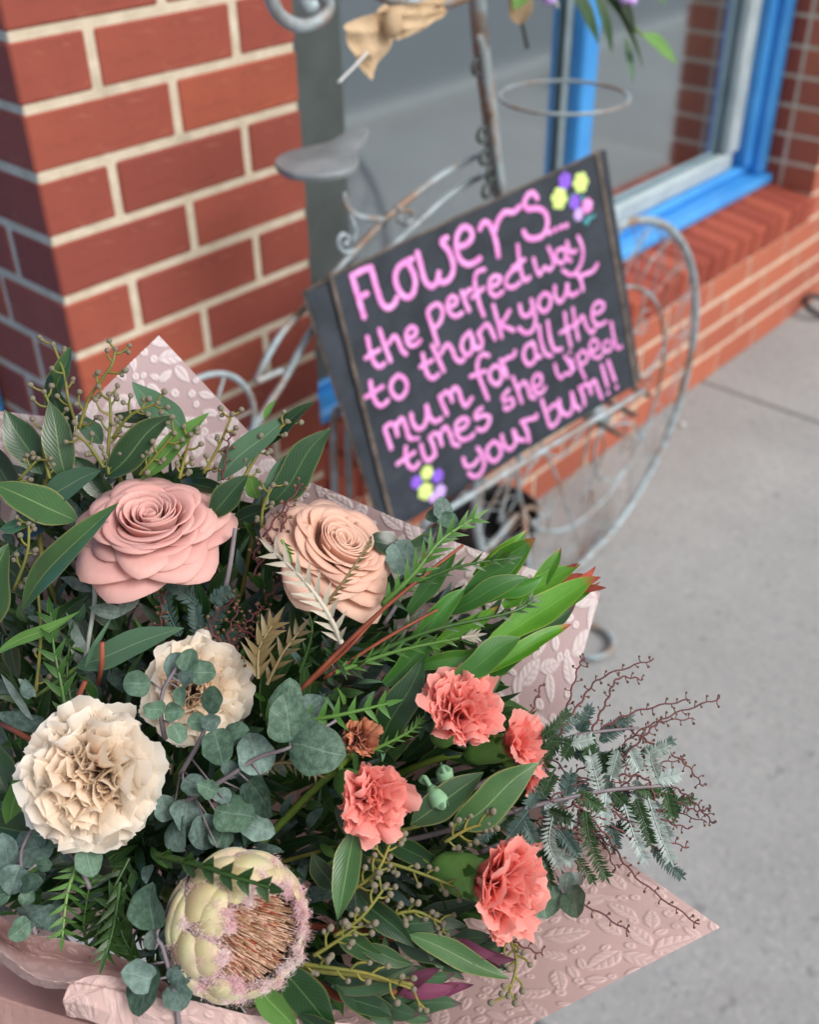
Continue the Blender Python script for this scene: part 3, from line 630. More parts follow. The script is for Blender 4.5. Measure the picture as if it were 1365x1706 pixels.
def chalk_flower(k, x, y, r, mat, petals=6):
    ox, oy, sc = TILE[k]; c = onB(ox + x / sc, oy + y / sc, .0015); rr = 1.2 * r / sc / F * 1.72; parts = [ball(c, rr * .6, (1, 1, 1), 2)]
    for i in range(petals): a = 2 * pi * i / petals + x; parts.append(ball(c + (bx_ * cos(a) + by_ * sin(a)) * rr * .62, rr * .42, (1, 1, 1), 2))
    V, Fc = join(parts); V = np.array(V); h = (V - c) @ bn_; V = V - np.outer(h * .93, bn_); mobj('chalk_flower', V, Fc, mat, fp)
for a in (('2', 990, 175, 68, M_CHALKP), ('2', 1135, 190, 80, M_CHALKY), ('2', 940, 335, 84, M_CHALKY), ('2', 1080, 365, 60, M_CHALKP), ('2', 1195, 400, 58, M_CHALK), ('2', 1115, 480, 52, M_CHALKL),
          ('5', 520, 955, 62, M_CHALKY), ('5', 420, 1045, 56, M_CHALKP), ('5', 622, 985, 60, M_CHALKP), ('5', 505, 1130, 74, M_CHALKY), ('5', 645, 1130, 60, M_CHALKL), ('5', 575, 1190, 44, M_CHALKL)): chalk_flower(*a)
for pts in ('1150,300 1160,370', '1160,560 1200,520 1270,485', '1185,580 1200,540 1230,500', '1030,400 1060,290'):
    pp = [onB(760 + float(q.split(',')[0]) / 5.46, 270 + float(q.split(',')[1]) / 5.46, .0012) for q in pts.split()]
    V, Fc = tube(smooth(pp, 4), [.002, .0035, .0015], 6, False, (bn_, .2)); mobj('chalk_stem', V, Fc, M_CHALKT, fp)

# ================================================================== THE BOUQUET
def surf(px, py): return .612 + (1150 - py) * .00009 + ((px - 430) / 650.) ** 2 * .045
def S(px, py, dz=0.0): return P(px, py, surf(px, py) + dz)          # point on the bouquet's front, dz metres deeper
BIND = P(250, 1480, .93)                                              # where all stems are tied
def px2m(p, d=.62): return p / F * d
# ---- wrapping paper: embossed sheets
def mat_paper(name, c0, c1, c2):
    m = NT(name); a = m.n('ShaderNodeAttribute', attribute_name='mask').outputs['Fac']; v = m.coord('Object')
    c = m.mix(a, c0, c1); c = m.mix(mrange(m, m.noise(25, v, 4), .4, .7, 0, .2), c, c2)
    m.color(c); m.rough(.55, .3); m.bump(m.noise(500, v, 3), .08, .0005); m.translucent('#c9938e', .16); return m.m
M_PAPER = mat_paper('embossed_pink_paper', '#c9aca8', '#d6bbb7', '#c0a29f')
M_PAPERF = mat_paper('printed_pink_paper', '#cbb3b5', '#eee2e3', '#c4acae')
def mat_plainpaper():
    m = NT('plain_pink_paper'); v = m.coord('Object'); m.color(m.mix(m.noise(14, v, 4), '#c09690', '#cfa8a2')); m.rough(.65, .25); m.bump(m.math('ADD', m.noise(60, v, 6, .7, 1.0), m.math('MULTIPLY', m.noise(400, v, 3), .3)), .5, .002); m.translucent('#c9938e', .2); return m.m
M_PAPER2 = mat_plainpaper()
def emboss(W, H, nx, ny, seed, hgt):
    r = np.random.default_rng(seed); X, Y = np.meshgrid(np.linspace(0, W, nx + 1), np.linspace(0, H, ny + 1)); h = np.zeros_like(X); mk = np.zeros_like(X)
    placed = []
    for tries in range(int(W * H / .00009) * 7):
        kind = r.random(); L = r.uniform(.014, .027) if kind < .66 else (r.uniform(.007, .012) if kind < .85 else r.uniform(.004, .006))
        x, y = r.uniform(0, W), r.uniform(0, H); rad = L * (.42 if kind < .85 else .6)
        if any((x - a) ** 2 + (y - b) ** 2 < (.78 * (rad + c)) ** 2 for a, b, c in placed): continue
        placed.append((x, y, rad)); th = r.uniform(0, 2 * pi); wd = L * (r.uniform(.42, .6) if kind < .85 else 1.0)
        i0, i1 = np.searchsorted(X[0], [x - L, x + L]); j0, j1 = np.searchsorted(Y[:, 0], [y - L, y + L])
        xs = X[j0:j1, i0:i1] - x; ys = Y[j0:j1, i0:i1] - y; u = (xs * cos(th) + ys * sin(th)) / L + .5; v = (-xs * sin(th) + ys * cos(th)) / (wd / 2)
        uc = np.clip(u, 0.001, .999)
        pr = np.sin(pi * uc ** .8) ** .8 if kind < .85 else np.sqrt(np.clip(1 - (2 * uc - 1) ** 2, 0, 1))
        e = 1 - np.abs(v) / (pr + 1e-3); ins = np.clip(e * 7, 0, 1) * ((u > 0) & (u < 1))
        vein = np.exp(-(v / .10) ** 2) * .9
        if kind < .62: vein = np.maximum(vein, .75 * np.clip(np.cos((u - np.abs(v) * .22) * 2 * pi * 5) - .4, 0, 1) * 1.6)
        if kind >= .85: vein = np.exp(-((np.hypot(xs, ys) / (L * .2)) ** 2)) * .9
        hh = ins * (1 - vein * .8); h[j0:j1, i0:i1] = np.maximum(h[j0:j1, i0:i1], hh); mk[j0:j1, i0:i1] = np.maximum(mk[j0:j1, i0:i1], ins * (1 - .4 * vein))
    return h * hgt, mk
wp = thing('wrapping_paper', 'embossed pink wrapping paper folded around the bouquet', 'wrapping paper', tuple(BIND))
def psheet(q, seed, nx, ny, bow=.0, hgt=.0008, wave=.002, name='sheet', mat=None, curl=0.0):
    q = [np.asarray(x) for x in q]; W = np.linalg.norm(q[1] - q[0]); H = np.linalg.norm(q[3] - q[0])
    h, mk = emboss(W, H, nx, ny, seed, hgt); s = np.linspace(0, 1, nx + 1)[None, :, None]; t = np.linspace(0, 1, ny + 1)[:, None, None]
    Pt = (q[0] * (1 - s) + q[1] * s) * (1 - t) + (q[3] * (1 - s) + q[2] * s) * t
    n = nrm(np.cross(q[1] - q[0], q[3] - q[0])); n = n if n @ FW < 0 else -n
    S_, T_ = s[..., 0] + 0 * t[..., 0], t[..., 0] + 0 * s[..., 0]
    off = h + wave * (np.sin(5 * S_ + 3 * T_ + seed) + .5 * np.sin(11 * T_ - 6 * S_ + 2 * seed)) - bow * 4 * S_ * (1 - S_) * T_ + curl * ((1 - S_) ** 3 * (1 - T_) ** 3)
    Pt = Pt + off[..., None] * n
    V = Pt.reshape(-1, 3); idx = np.arange((nx + 1) * (ny + 1)).reshape(ny + 1, nx + 1)
    Fc = np.stack([idx[:-1, :-1], idx[:-1, 1:], idx[1:, 1:], idx[1:, :-1]], -1).reshape(-1, 4).tolist()
    return mobj(name, V, Fc, mat or M_PAPER, wp, True, None, None, mk.ravel())
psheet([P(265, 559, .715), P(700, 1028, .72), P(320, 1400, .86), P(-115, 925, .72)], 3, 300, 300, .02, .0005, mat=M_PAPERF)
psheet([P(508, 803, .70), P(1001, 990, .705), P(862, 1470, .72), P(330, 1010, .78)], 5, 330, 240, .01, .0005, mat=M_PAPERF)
psheet([P(1200, 1545, .635), P(640, 1148, .72), P(250, 1500, .86), P(560, 1872, .60)], 8, 420, 380, .015, .00062, .0016)
psheet([P(-160, 900, .77), P(300, 960, .80), P(330, 1560, .86), P(-160, 1560, .72)], 12, 60, 60, .0, .0006)
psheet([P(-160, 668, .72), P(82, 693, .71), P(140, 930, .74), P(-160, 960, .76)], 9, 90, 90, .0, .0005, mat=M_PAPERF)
def loft(lines, n, name, mat, amp=.0, seed=1, mk=.45):
    n = n * 4; L = np.array([smooth([np.asarray(p) for p in l], n) for l in lines]); k = L.shape[1]; m = 26; rows = []
    for i in range(len(L) - 1):
        for j in range(m): t = j / m; t = t * t * (3 - 2 * t) * .5 + t * .5; rows.append(L[i] * (1 - t) + L[i + 1] * t)
    rows.append(L[-1]); G = np.array(rows); r = np.random.default_rng(seed); nr = len(rows)
    X, Y = np.meshgrid(np.linspace(0, 1, k), np.linspace(0, 1, nr)); h = np.zeros_like(X)
    for q in range(26):                                          # sharp straight creases at random angles
        a = r.normal(1.2, .7); c0, c1 = r.random(2); d = (X - c0) * 6 * cos(a) + (Y - c1) * 2 * sin(a); al = np.abs(-(X - c0) * 6 * sin(a) + (Y - c1) * 2 * cos(a))
        h += r.uniform(-1, 1) * np.exp(-np.abs(d) * r.uniform(3, 9)) * np.exp(-(al / r.uniform(.3, 1.0)) ** 2)
    h2, mk2 = emboss(np.linalg.norm(L[0][-1] - L[0][0]), sum(np.linalg.norm(L[q + 1][k // 2] - L[q][k // 2]) for q in range(len(L) - 1)), k - 1, nr - 1, seed, .0006)
    V = (G - FW * (amp * 1.3 * h + h2)[..., None]).reshape(-1, 3)
    Fc = [(i * k + q, i * k + q + 1, (i + 1) * k + q + 1, (i + 1) * k + q) for i in range(nr - 1) for q in range(k - 1)]
    return mobj(name, V, Fc, mat, wp, True, None, None, mk2.ravel())
# rolled-over front collar of the paper (lower left)
loft([[P(-40, 1490, .585), P(20, 1540, .58), P(54, 1556, .575), P(110, 1565, .57), P(173, 1583, .568), P(215, 1602, .566), P(300, 1650, .565)],
      [P(-45, 1530, .60), P(15, 1575, .60), P(54, 1590, .595), P(112, 1600, .59), P(175, 1608, .588), P(220, 1624, .585), P(300, 1670, .58)],
      [P(-45, 1545, .555), P(8, 1590, .552), P(50, 1622, .55), P(80, 1633, .55), P(125, 1637, .55), P(200, 1650, .555), P(290, 1690, .56)],
      [P(-50, 1560, .57), P(4, 1605, .57), P(47, 1634, .57), P(78, 1645, .57), P(125, 1648, .57), P(195, 1668, .57), P(285, 1700, .575)]], 7, 'collar', M_PAPER, .0011, 2)
loft([[P(118, 1633, .553), P(160, 1625, .556), P(210, 1632, .558), P(260, 1660, .56), P(330, 1668, .56), P(420, 1690, .565), P(540, 1700, .575), P(700, 1712, .59)],
      [P(104, 1668, .548), P(150, 1655, .55), P(200, 1650, .556), P(250, 1690, .556), P(330, 1700, .56), P(420, 1720, .565), P(540, 1735, .575), P(700, 1740, .585)],
      [P(112, 1692, .556), P(150, 1700, .553), P(210, 1725, .556), P(250, 1750, .56), P(330, 1760, .56), P(420, 1770, .565), P(540, 1790, .57), P(700, 1800, .58)]], 7, 'collar_fold', M_PAPER, .0018, 5, .6)
loft([[P(-60, 1500, .66), P(60, 1560, .66), P(200, 1620, .66), P(420, 1690, .66)],
      [P(-60, 1640, .60), P(60, 1680, .59), P(200, 1720, .60), P(420, 1780, .62)],
      [P(-60, 1860, .62), P(60, 1860, .62), P(200, 1860, .63), P(420, 1860, .65)]], 8, 'outer_sheet', M_PAPER2, .001, 8)

# ---- generic plant builders
def stem_to_bind(t, head, direction, r=.0022, mat='green', name='stem', bend=.35):
    head = np.asarray(head); L = np.linalg.norm(BIND - head); d = nrm(direction)
    pts = smooth([head, head - d * L * .10, head * .45 + BIND * .55 - d * L * .05, BIND + rng.normal(0, .006, 3)], 7)
    V, Fc = tube(pts, r, 7); return mobj(name, V, Fc, MS[mat], t)
def frame(ax):
    z = nrm(ax); x = nrm(np.cross([.2, .9, .3], z)); return np.stack([x, np.cross(z, x), z], 1)
def rose(name, label, px, py, dz, ax, R, mk, seed):
    r = np.random.default_rng(seed); A = frame(ax); c = S(px, py, dz); t = thing(name, label, 'rose', tuple(c), 'roses in the bouquet')
    layers = [(5, .42, 1.02, .14, .16, .60), (5, .40, 1.00, .27, .15, .60), (6, .38, .93, .38, .13, .58), (6, .34, .86, .46, .11, .57), (7, .30, .77, .53, .09, .55), (7, .27, .68, .58, .08, .54), (7, .24, .58, .62, .06, .54), (4, .2, .48, .62, .0, .5), (4, .2, .37, .60, .0, .5), (3, .1, .27, .58, .0, .5), (3, .1, .17, .57, .0, .55), (2, .06, .09, .56, .0, .65)]
    e0 = lambda x: max(0, (x - .7) / .3) ** 2
    a0 = 0
    for li, (n, r0, r1, H, curl, hw) in enumerate(layers):
        a0 += 2.4
        for k in range(n):
            a = a0 + 2 * pi * k / n + r.uniform(-.14, .14); w_ = 2 * pi / n * hw * 1.6 * (1 if li < 6 else 1.3) + r.uniform(-.08, .08); sk_ = r.uniform(.02, .07); R1 = r1 * r.uniform(.94, 1.06); HH = H + r.uniform(-.06, .06) * (1 if li < 7 else .4); tl = r.uniform(-.10, .10); ph = r.uniform(0, 6)
            cu = curl * r.uniform(.6, 1.3); V = []; U = []; na, ns = 10, 18; spiral = li >= 7
            for i in range(na + 1):
                for j in range(ns + 1):
                    s = 2 * j / ns - 1; tt = i / na; te = tt * (1 - (.40 if li < 4 else .22 if li < 7 else .10) * abs(s) ** (2.2 if li < 4 else 3.0) + .035 * sin(2.6 * s + ph) + (.05 * max(0, 1 - abs(s) * 3) if li < 3 else 0)); g = a + s * w_ * (.35 + .65 * min(1, tt * 1.6) ** .8)
                    rho = r0 * .25 + (R1 - r0 * .25) * te ** (1.2 if li < 3 else .85 if li < 5 else .6)
                    if spiral: g = a + s * 1.7; rho = R1 * (.66 + .34 * (s + 1) / 2 + .05 * sin(3.1 * s + ph)) * (.45 + .55 * te ** .6) + .025 * e0(te)
                    z = HH * te ** (.75 if li < 3 else .95) - .02
                    e = max(0, (te - .66) / .34) ** 2; rho += cu * .5 * e + (.05 * e if li < 7 else 0); z += cu * (-.55 * e) - (.05 * e if li < 7 else 0) + .05 * sin(pi * te) * (1 if li < 4 else .2)
                    rho *= 1 + sk_ * s - .05 * s * s; z += .032 * tt * sin(3.2 * s + ph) * (1 if li < 5 else .5) + tl * s * tt * .5
                    p = np.array([rho * cos(g), rho * sin(g), z - .25]) * R; V.append(c + A @ p); U.append((te, j / ns))
            Fc = [(i * (ns + 1) + j, i * (ns + 1) + j + 1, (i + 1) * (ns + 1) + j + 1, (i + 1) * (ns + 1) + j) for i in range(na) for j in range(ns)]
            o = mobj('petal', V, Fc, MP[mk], t, True, U); md = o.modifiers.new('thickness', 'SOLIDIFY'); md.thickness = .0007; md.offset = 0
    base = c + A @ np.array([0, 0, -.27 * R])
    V, Fc = tube([base + A[:, 2] * .02 * R, base, base - A[:, 2] * .22 * R, base - A[:, 2] * .3 * R], [.001, .16 * R, .13 * R, .003], 10); mobj('hip', V, Fc, MS['calyx'], t)
    for k in range(5):
        d = A @ np.array([cos(k * 1.257 + .4), sin(k * 1.257 + .4), -.55]); V, Fc, U = leaf(base - A[:, 2] * .05 * R, base + d * .75 * R, .24 * R, A[:, 2], 'lobe', .06, .2, 0, 8); mobj('sepal', V, Fc, ML['lime'], t, True, U)
    stem_to_bind(t, base - A[:, 2] * .2 * R, ax, .0032); return t
def carnation(name, label, px, py, dz, ax, R, mk, seed, n=52, cup=1.0, cat='carnation', group='carnations in the bouquet', side=.0, spread=1.0, ruf=1.0, teeth=1.0, calyx='calyx', shr=1.0, wf=1.0):
    r = np.random.default_rng(seed); A = frame(ax); c = S(px, py, dz); t = thing(name, label, cat, tuple(c), group)
    for k in range(n):
        f = (k + .5) / n; th = (f ** .72) * radians(104) * spread; a = k * 2.39996 + r.uniform(-.25, .25); L = R * (.92 + .20 * f) * r.uniform(.9, 1.08) * (shr if f < .5 else 1)
        W = wf * R * (.36 + .18 * f) * r.uniform(.85, 1.15); amp = R * .10 * ruf * r.uniform(.7, 1.25) * (1.2 - .55 * f)
        na, ns = 12, 34; er = np.array([cos(a), sin(a), 0]); et = np.array([-sin(a), cos(a), 0]); ez = np.array([0, 0, 1.])
        tt = np.linspace(0, 1, na + 1)[:, None]; s = np.linspace(-1, 1, ns + 1)[None, :]
        bend = th * tt ** .9 + r.uniform(-.5, .35) * np.clip((tt - .6) / .4, 0, 1) ** 2
        dr, dzz = np.sin(bend), np.cos(bend); cr = np.concatenate([[[0.]], np.cumsum((dr[1:] + dr[:-1]) / 2, 0) / na]); cz = np.concatenate([[[0.]], np.cumsum((dzz[1:] + dzz[:-1]) / 2, 0) / na])
        nn = er * np.cos(bend)[..., None] - ez * np.sin(bend)[..., None]; ts = er * np.sin(bend)[..., None] + ez * np.cos(bend)[..., None]
        f1, f2, f3 = r.uniform(.55, 1.15), r.uniform(1.5, 2.4), r.uniform(3, 4.5); p1, p2, p3 = r.uniform(0, 6.3, 3)
        wave = np.sin(2 * pi * f1 * s + p1) * tt ** 1.2 + .5 * np.sin(2 * pi * f2 * s + p2) * tt ** 2 + .17 * np.sin(2 * pi * f3 * s + p3) * tt ** 4
        wd = W * (.14 + .86 * tt ** 1.1); lat = s * wd * .92 + amp * .55 * np.cos(2 * pi * f2 * s + p2) * tt ** 2
        ext = -.34 * np.abs(s) ** 2.3 * tt * L + .05 * R * tt ** 3 * np.sin(2 * pi * f1 * 1.4 * s + p3)
        ext[-1] += teeth * R * (.013 * np.where(np.arange(ns + 1) % 2, 1, -1) + .012 * r.uniform(-1, 1, ns + 1))
        off = amp * wave + .5 * wd * s * s * (.5 - f)
        Q = (er * cr[..., None] + ez * cz[..., None]) * L + ts * ext[..., None] + et * lat[..., None] + nn * off[..., None] - ez * .42 * R
        V = c + Q.reshape(-1, 3) @ A.T; U = np.stack([np.broadcast_to(tt, off.shape), np.broadcast_to((s + 1) / 2, off.shape)], -1).reshape(-1, 2)
        Fc = [(i * (ns + 1) + j, i * (ns + 1) + j + 1, (i + 1) * (ns + 1) + j + 1, (i + 1) * (ns + 1) + j) for i in range(na) for j in range(ns)]
        mobj('petal', V, Fc, MP['creamc' if mk == 'cream' and f < .5 else mk], t, True, U)
    b0 = c - A[:, 2] * .36 * R; cl = cup
    V, Fc = tube(smooth([b0 + A[:, 2] * .15 * R, b0 - A[:, 2] * .2 * R * cl, b0 - A[:, 2] * .7 * R * cl, b0 - A[:, 2] * .95 * R * cl], 4), [.30 * R, .31 * R, .26 * R, .12 * R], 14); cx = mobj('calyx', V, Fc, MS[calyx], t)
    for k in range(5):
        d = A @ np.array([cos(k * 1.257), sin(k * 1.257), .0]); q0 = b0 - A[:, 2] * .1 * R * cl + d * .29 * R
        V, Fc, U = leaf(q0, q0 + A[:, 2] * .35 * R + d * .07 * R, .26 * R, d, 'lobe', .0, -.3, 0, 6, 2); mobj('tooth', V, Fc, ML['leucd'], cx, True, U)
    stem_to_bind(t, b0 - A[:, 2] * .9 * R * cl, ax, .0021, 'caly2' if False else 'green'); return t
rose('rose', 'large open dusty pink rose at the upper left of the bouquet', 252, 878, .0, cv(.06, .76, .64), px2m(119), 'rose', 11)
rose('rose', 'smaller pale peach rose in front of the paper edge', 560, 916, .012, cv(.48, .66, .56), px2m(108), 'rose2', 23)
carnation('carnation', 'big ruffled cream and peach carnation at the left', 163, 1288, -.004, cv(-.12, .10, .98), px2m(150), 'cream', 31, 64, 1, ruf=1.25, wf=1.2, teeth=.6)
carnation('carnation', 'half hidden cream carnation behind the small round gum leaves', 324, 1152, .02, cv(.25, .30, .9), px2m(118), 'cream', 37, 56, 1, ruf=1.2, wf=1.2, teeth=.6)
carnation('carnation', 'topmost coral carnation, nearest the green conebush', 764, 1186, .0, cv(.25, .55, .78), px2m(92), 'coral', 41, 28, 1.0, wf=1.3, spread=1.0, ruf=1.2)
carnation('carnation', 'coral carnation seen from its side, tucked behind the topmost one', 860, 1240, .012, cv(.80, .30, .5), px2m(78), 'coral', 43, 14, 1.0, spread=.85, wf=1.4)
carnation('carnation', 'deep coral carnation with tight ruffled centre beside the withered one', 612, 1326, -.004, cv(.42, -.02, .9), px2m(90), 'coral', 47, 32, .95, spread=.78, ruf=1.4, shr=.95, wf=1.3)
carnation('carnation', 'lowest coral carnation with fat green calyx on its left', 824, 1472, -.008, cv(.78, -.02, .62), px2m(116), 'coral', 53, 28, .7, spread=.92, wf=1.3, ruf=1.2)
carnation('carnation', 'tiny coral petal tuft below the dark gum leaf', 880, 1300, .012, cv(.7, -.5, .4), px2m(36), 'coral', 57, 9, 1.1, spread=.7)
carnation('carnation', 'small withered brown coral carnation bud', 598, 1232, .004, cv(.25, .35, .9), px2m(54), 'wither', 61, 22, 1.0, spread=.62, ruf=1.8)
# closed green carnation buds
for (px, py, ax, R, lb) in ((742, 1292, cv(-.2, .9, .3), 17, 'small closed green carnation bud, the upper of two under the topmost coral bloom'), (728, 1328, cv(.5, -.75, .3), 19, 'small closed green carnation bud, the lower of two under the topmost coral bloom')):
    c = S(px, py, .004); t = thing('carnation_bud', lb, 'bud', tuple(c), 'green carnation buds'); R = px2m(R)
    V, Fc = tube(smooth([c - ax * R * 1.1, c - ax * R * .4, c + ax * R * .5, c + ax * R * 1.2], 5), [.25 * R, .8 * R, .85 * R, .12 * R], 12); mobj('bud', V, Fc, MS['caly2'], t)
    for k in range(5):
        A = frame(ax); d = A @ np.array([cos(k * 1.257), sin(k * 1.257), 0]); q0 = c + ax * R * .2 + d * R * .8
        V, Fc, U = leaf(q0, q0 + ax * R * 1.1 - d * R * .3, R * .8, d, 'lobe', .02, -.25, 0, 6, 2); mobj('tooth', V, Fc, ML['sage'], t, True, U)
    V, Fc = tube(smooth([c - ax * R, c - ax * R * 2, S(700, 1300, .01)], 5), .0015, 8); mobj('stem', V, Fc, MS['caly2'], t)

# ---- protea
def protea():
    c = S(345, 1518, .022); ax = cv(.66, .05, .75); A = frame(ax); r = np.random.default_rng(5)
    t = thing('protea', 'pale green and pink protea head with brown centre, low in the bouquet', 'protea', tuple(c)); R = px2m(106)
    def rad(z): return R * np.interp(z, [0, .12, .35, .7, 1.05, 1.35, 1.55], [.22, .52, .82, .99, 1.0, .91, .81])
    m = NT('protea_bract'); u = m.n('ShaderNodeUVMap').outputs[0]; sp = m.n('ShaderNodeSeparateXYZ'); m.l(u, sp.inputs[0]); v = m.coord('Object')
    cc = m.ramp(m.math('ADD', sp.outputs[0], m.math('MULTIPLY', m.math('SUBTRACT', m.noise(50, v), .5), .35)), [(0, '#74462f'), (.45, '#9a6a48'), (.66, '#b0a268'), (.86, '#cdcc9c'), (1, '#dfc8b2')])
    cc = m.mix(mrange(m, m.noise(30, v, 5), .52, .72, 0, .6), cc, '#b0705a'); cc = m.mix(m.math('MULTIPLY', m.rand(), .45), cc, '#b08a68')
    m.color(cc); m.rough(.5, .3); m.bump(m.noise(220, v, 3), .15, .001); m.b.inputs['Sheen Weight'].default_value = .4; MB_ = m.m
    M_FUZZ = mat_simple('pink_fuzz', '#e6bcc2', .9, .1, 0, 60, '#f3e4e2')
    hairs = []
    for row, (n, z0, z1, hw, lift) in enumerate(((5, .02, .5, .52, .17), (6, .05, .82, .50, .14), (7, .2, 1.10, .44, .11), (7, .42, 1.34, .42, .075), (8, .65, 1.50, .38, .03), (9, .85, 1.56, .34, -.02), (10, .9, 1.52, .30, -.06))):
        for k in range(n):
            a = 2 * pi * (k + .5 * (row % 2)) / n + r.uniform(-.06, .06); zz1 = z1 + r.uniform(-.09, .09); na, ns = 9, 8; V = []; U = []; edge = []
            for i in range(na + 1):
                tt = i / na; wid = hw * (.55 + .5 * tt) * sqrt(max(0, 1 - max(0, (tt - .55) / .45) ** 2.2)) + .01
                for j in range(ns + 1):
                    s = 2 * j / ns - 1; z = z0 + (zz1 - z0) * tt; rr = rad(z) * (1 + lift * (.4 + .6 * tt) - .06 * s * s) - R * (.07 * max(0, (tt - .75) / .25) ** 2)
                    g = a + s * wid; p = c + A @ np.array([rr * cos(g), rr * sin(g), z * R]); V.append(p); U.append((tt, j / ns))
                    if row > 1 and tt > .55 and (j in (0, ns) or i == na): edge.append((p, A @ np.array([cos(g), sin(g), 0])))
            Fc = [(i * (ns + 1) + j, i * (ns + 1) + j + 1, (i + 1) * (ns + 1) + j + 1, (i + 1) * (ns + 1) + j) for i in range(na) for j in range(ns)]
            mobj('bract', V, Fc, MB_, t, True, U)
            for p, o in edge:
                for q in range(34):
                    p0 = p + r.normal(0, .0016, 3) - o * .0006; d = nrm(ax * r.uniform(.1, 1.0) - o * r.uniform(-.2, .7) + r.normal(0, .38, 3)); L = r.uniform(.0014, .0036); s_ = nrm(np.cross(d, -FW)) * .00010
                    hairs.append(([p0 - s_, p0 + s_, p0 + d * L], [(0, 1, 2)]))
    V, Fc = join(hairs); h = mobj('fuzz', V, Fc, M_FUZZ, t, False); h['kind'] = 'stuff'
    ms = mat_simple('stamen', '#c3a080', .6, .3, 0, 120, '#8f6a50'); mr = mat_simple('stamen_red', '#a8433c', .6, .3, 0, 120, '#8a4a38'); mw = mat_simple('stamen_tip', '#d8b8a4', .6, .3)
    for mt, cnt in ((ms, 620), (mr, 130), (mw, 420)):
        P_ = []
        for k in range(cnt):
            q = sqrt(r.random()) * .74 * R; a = r.uniform(0, 2 * pi); b0 = A @ np.array([q * .8 * cos(a), q * .8 * sin(a), .5 * R]); tp_ = A @ (np.array([q * cos(a), q * sin(a), (1.22 + .22 * (1 - (q / R) ** 2) + r.uniform(-.14, .08)) * R]) + np.append(r.normal(0, .0009, 2), 0))
            P_.append(tube([c + b0, c + (b0 + tp_) / 2, c + tp_], [.00035, .0004, .0003], 4))
        V, Fc = join(P_); o = mobj('stamens', V, Fc, mt, t); o['kind'] = 'stuff'
    stem_to_bind(t, c, ax, .005, 'green')
protea()

# ================================================================== FOLIAGE
def put_leaf(t, bx, by, tx, ty, w_, mk, dzb=.0, dzt=-.004, bend=.06, fold=.22, twist=0., prof='lance', n=None, name='leaf', na=14, ripple=.006, wav=0.):
    a, b = S(bx, by, dzb), S(tx, ty, dzt); d = surf((bx + tx) / 2, (by + ty) / 2)
    nn = cv(*(n if n is not None else (random.uniform(-.45, .45), random.uniform(-.1, .6), 1)))
    V, Fc, U = leaf(a, b, px2m(w_, d), nn, prof, bend * random.uniform(-.4, 1.8), fold * random.uniform(.2, 1.7), twist + random.uniform(-.5, .5), na, 4, wav + random.uniform(-.035, .035), ripple); return mobj(name, V, Fc, ML[mk], t, True, U)
def put_stem(t, pts, r, mat, name='stem', n=6):
    pp = smooth([S(*p) for p in pts], 5); V, Fc = tube(pp, r, n); mobj(name, V, Fc, MS[mat], t); return pp
BUDM = {}
def bud_mesh(mat):
    if mat not in BUDM:
        V, Fc = ball((0, 0, 0), 1, (1, 1, 1.15), 2); me = bpy.data.meshes.new('bud'); me.from_pydata([list(v) for v in V], [], Fc); me.polygons.foreach_set('use_smooth', [True] * len(Fc)); me.materials.append(MS[mat]); BUDM[mat] = me
    return BUDM[mat]
def bud(t, p, r, mat='bud'):
    o = bpy.data.objects.new('bud', bud_mesh(mat)); COL.objects.link(o); o.parent = t; o.location = Vector(p) - Vector(t.location); o.scale = (r, r, r); o.rotation_euler = [random.uniform(0, 6) for _ in range(3)]
def twig(t, pts, n=7, L=26, r=.0008, mat='olive', budr=.0018, bmat='bud', sub=True):
    """budded zigzag twig along pts (px, py, dz)"""
    zz = []
    for i, p in enumerate(pts):
        zz.append((p[0] + random.uniform(-3, 3), p[1] + random.uniform(-3, 3), p[2]))
    pp = put_stem(t, zz, [r * 1.5, r], mat, 'twig'); parts = []
    N = len(pp); ds = [pp[min(i + 1, N - 1)] - pp[max(i - 1, 0)] for i in range(N)]
    for k in range(n):
        i = int(N * (.12 + .85 * k / max(1, n - 1))); i = min(i, N - 1); d = nrm(ds[i]); sd = nrm(np.cross(d, FW)) * (1 if k % 2 else -1)
        l = px2m(L) * random.uniform(.55, 1.2); e = nrm(d * random.uniform(.2, 1.0) + sd + -FW * random.uniform(-.5, .6)); q1 = pp[i] + e * l * .5; e2 = nrm(e + d * .9 + rng.normal(0, .25, 3)); q2 = q1 + e2 * l * .5
        parts.append(tube(smooth([pp[i], q1, q2], 3), [r, r * .8], 5)); bud(t, q2, budr * random.uniform(.85, 1.15), bmat)
        if sub and random.random() < .55:
            e3 = nrm(e - d * .4 + rng.normal(0, .4, 3)); q3 = q1 + e3 * l * .3; parts.append(tube([q1, q3], [r * .8, r * .6], 5)); bud(t, q3, budr * random.uniform(.75, 1.0), bmat)
    bud(t, pp[-1], budr, bmat); V, Fc = join(parts); mobj('side_twigs', V, Fc, MS[mat], t)
def branch(name, label, cat, at_, group=None): return thing(name, label, cat, tuple(S(*at_)), group)

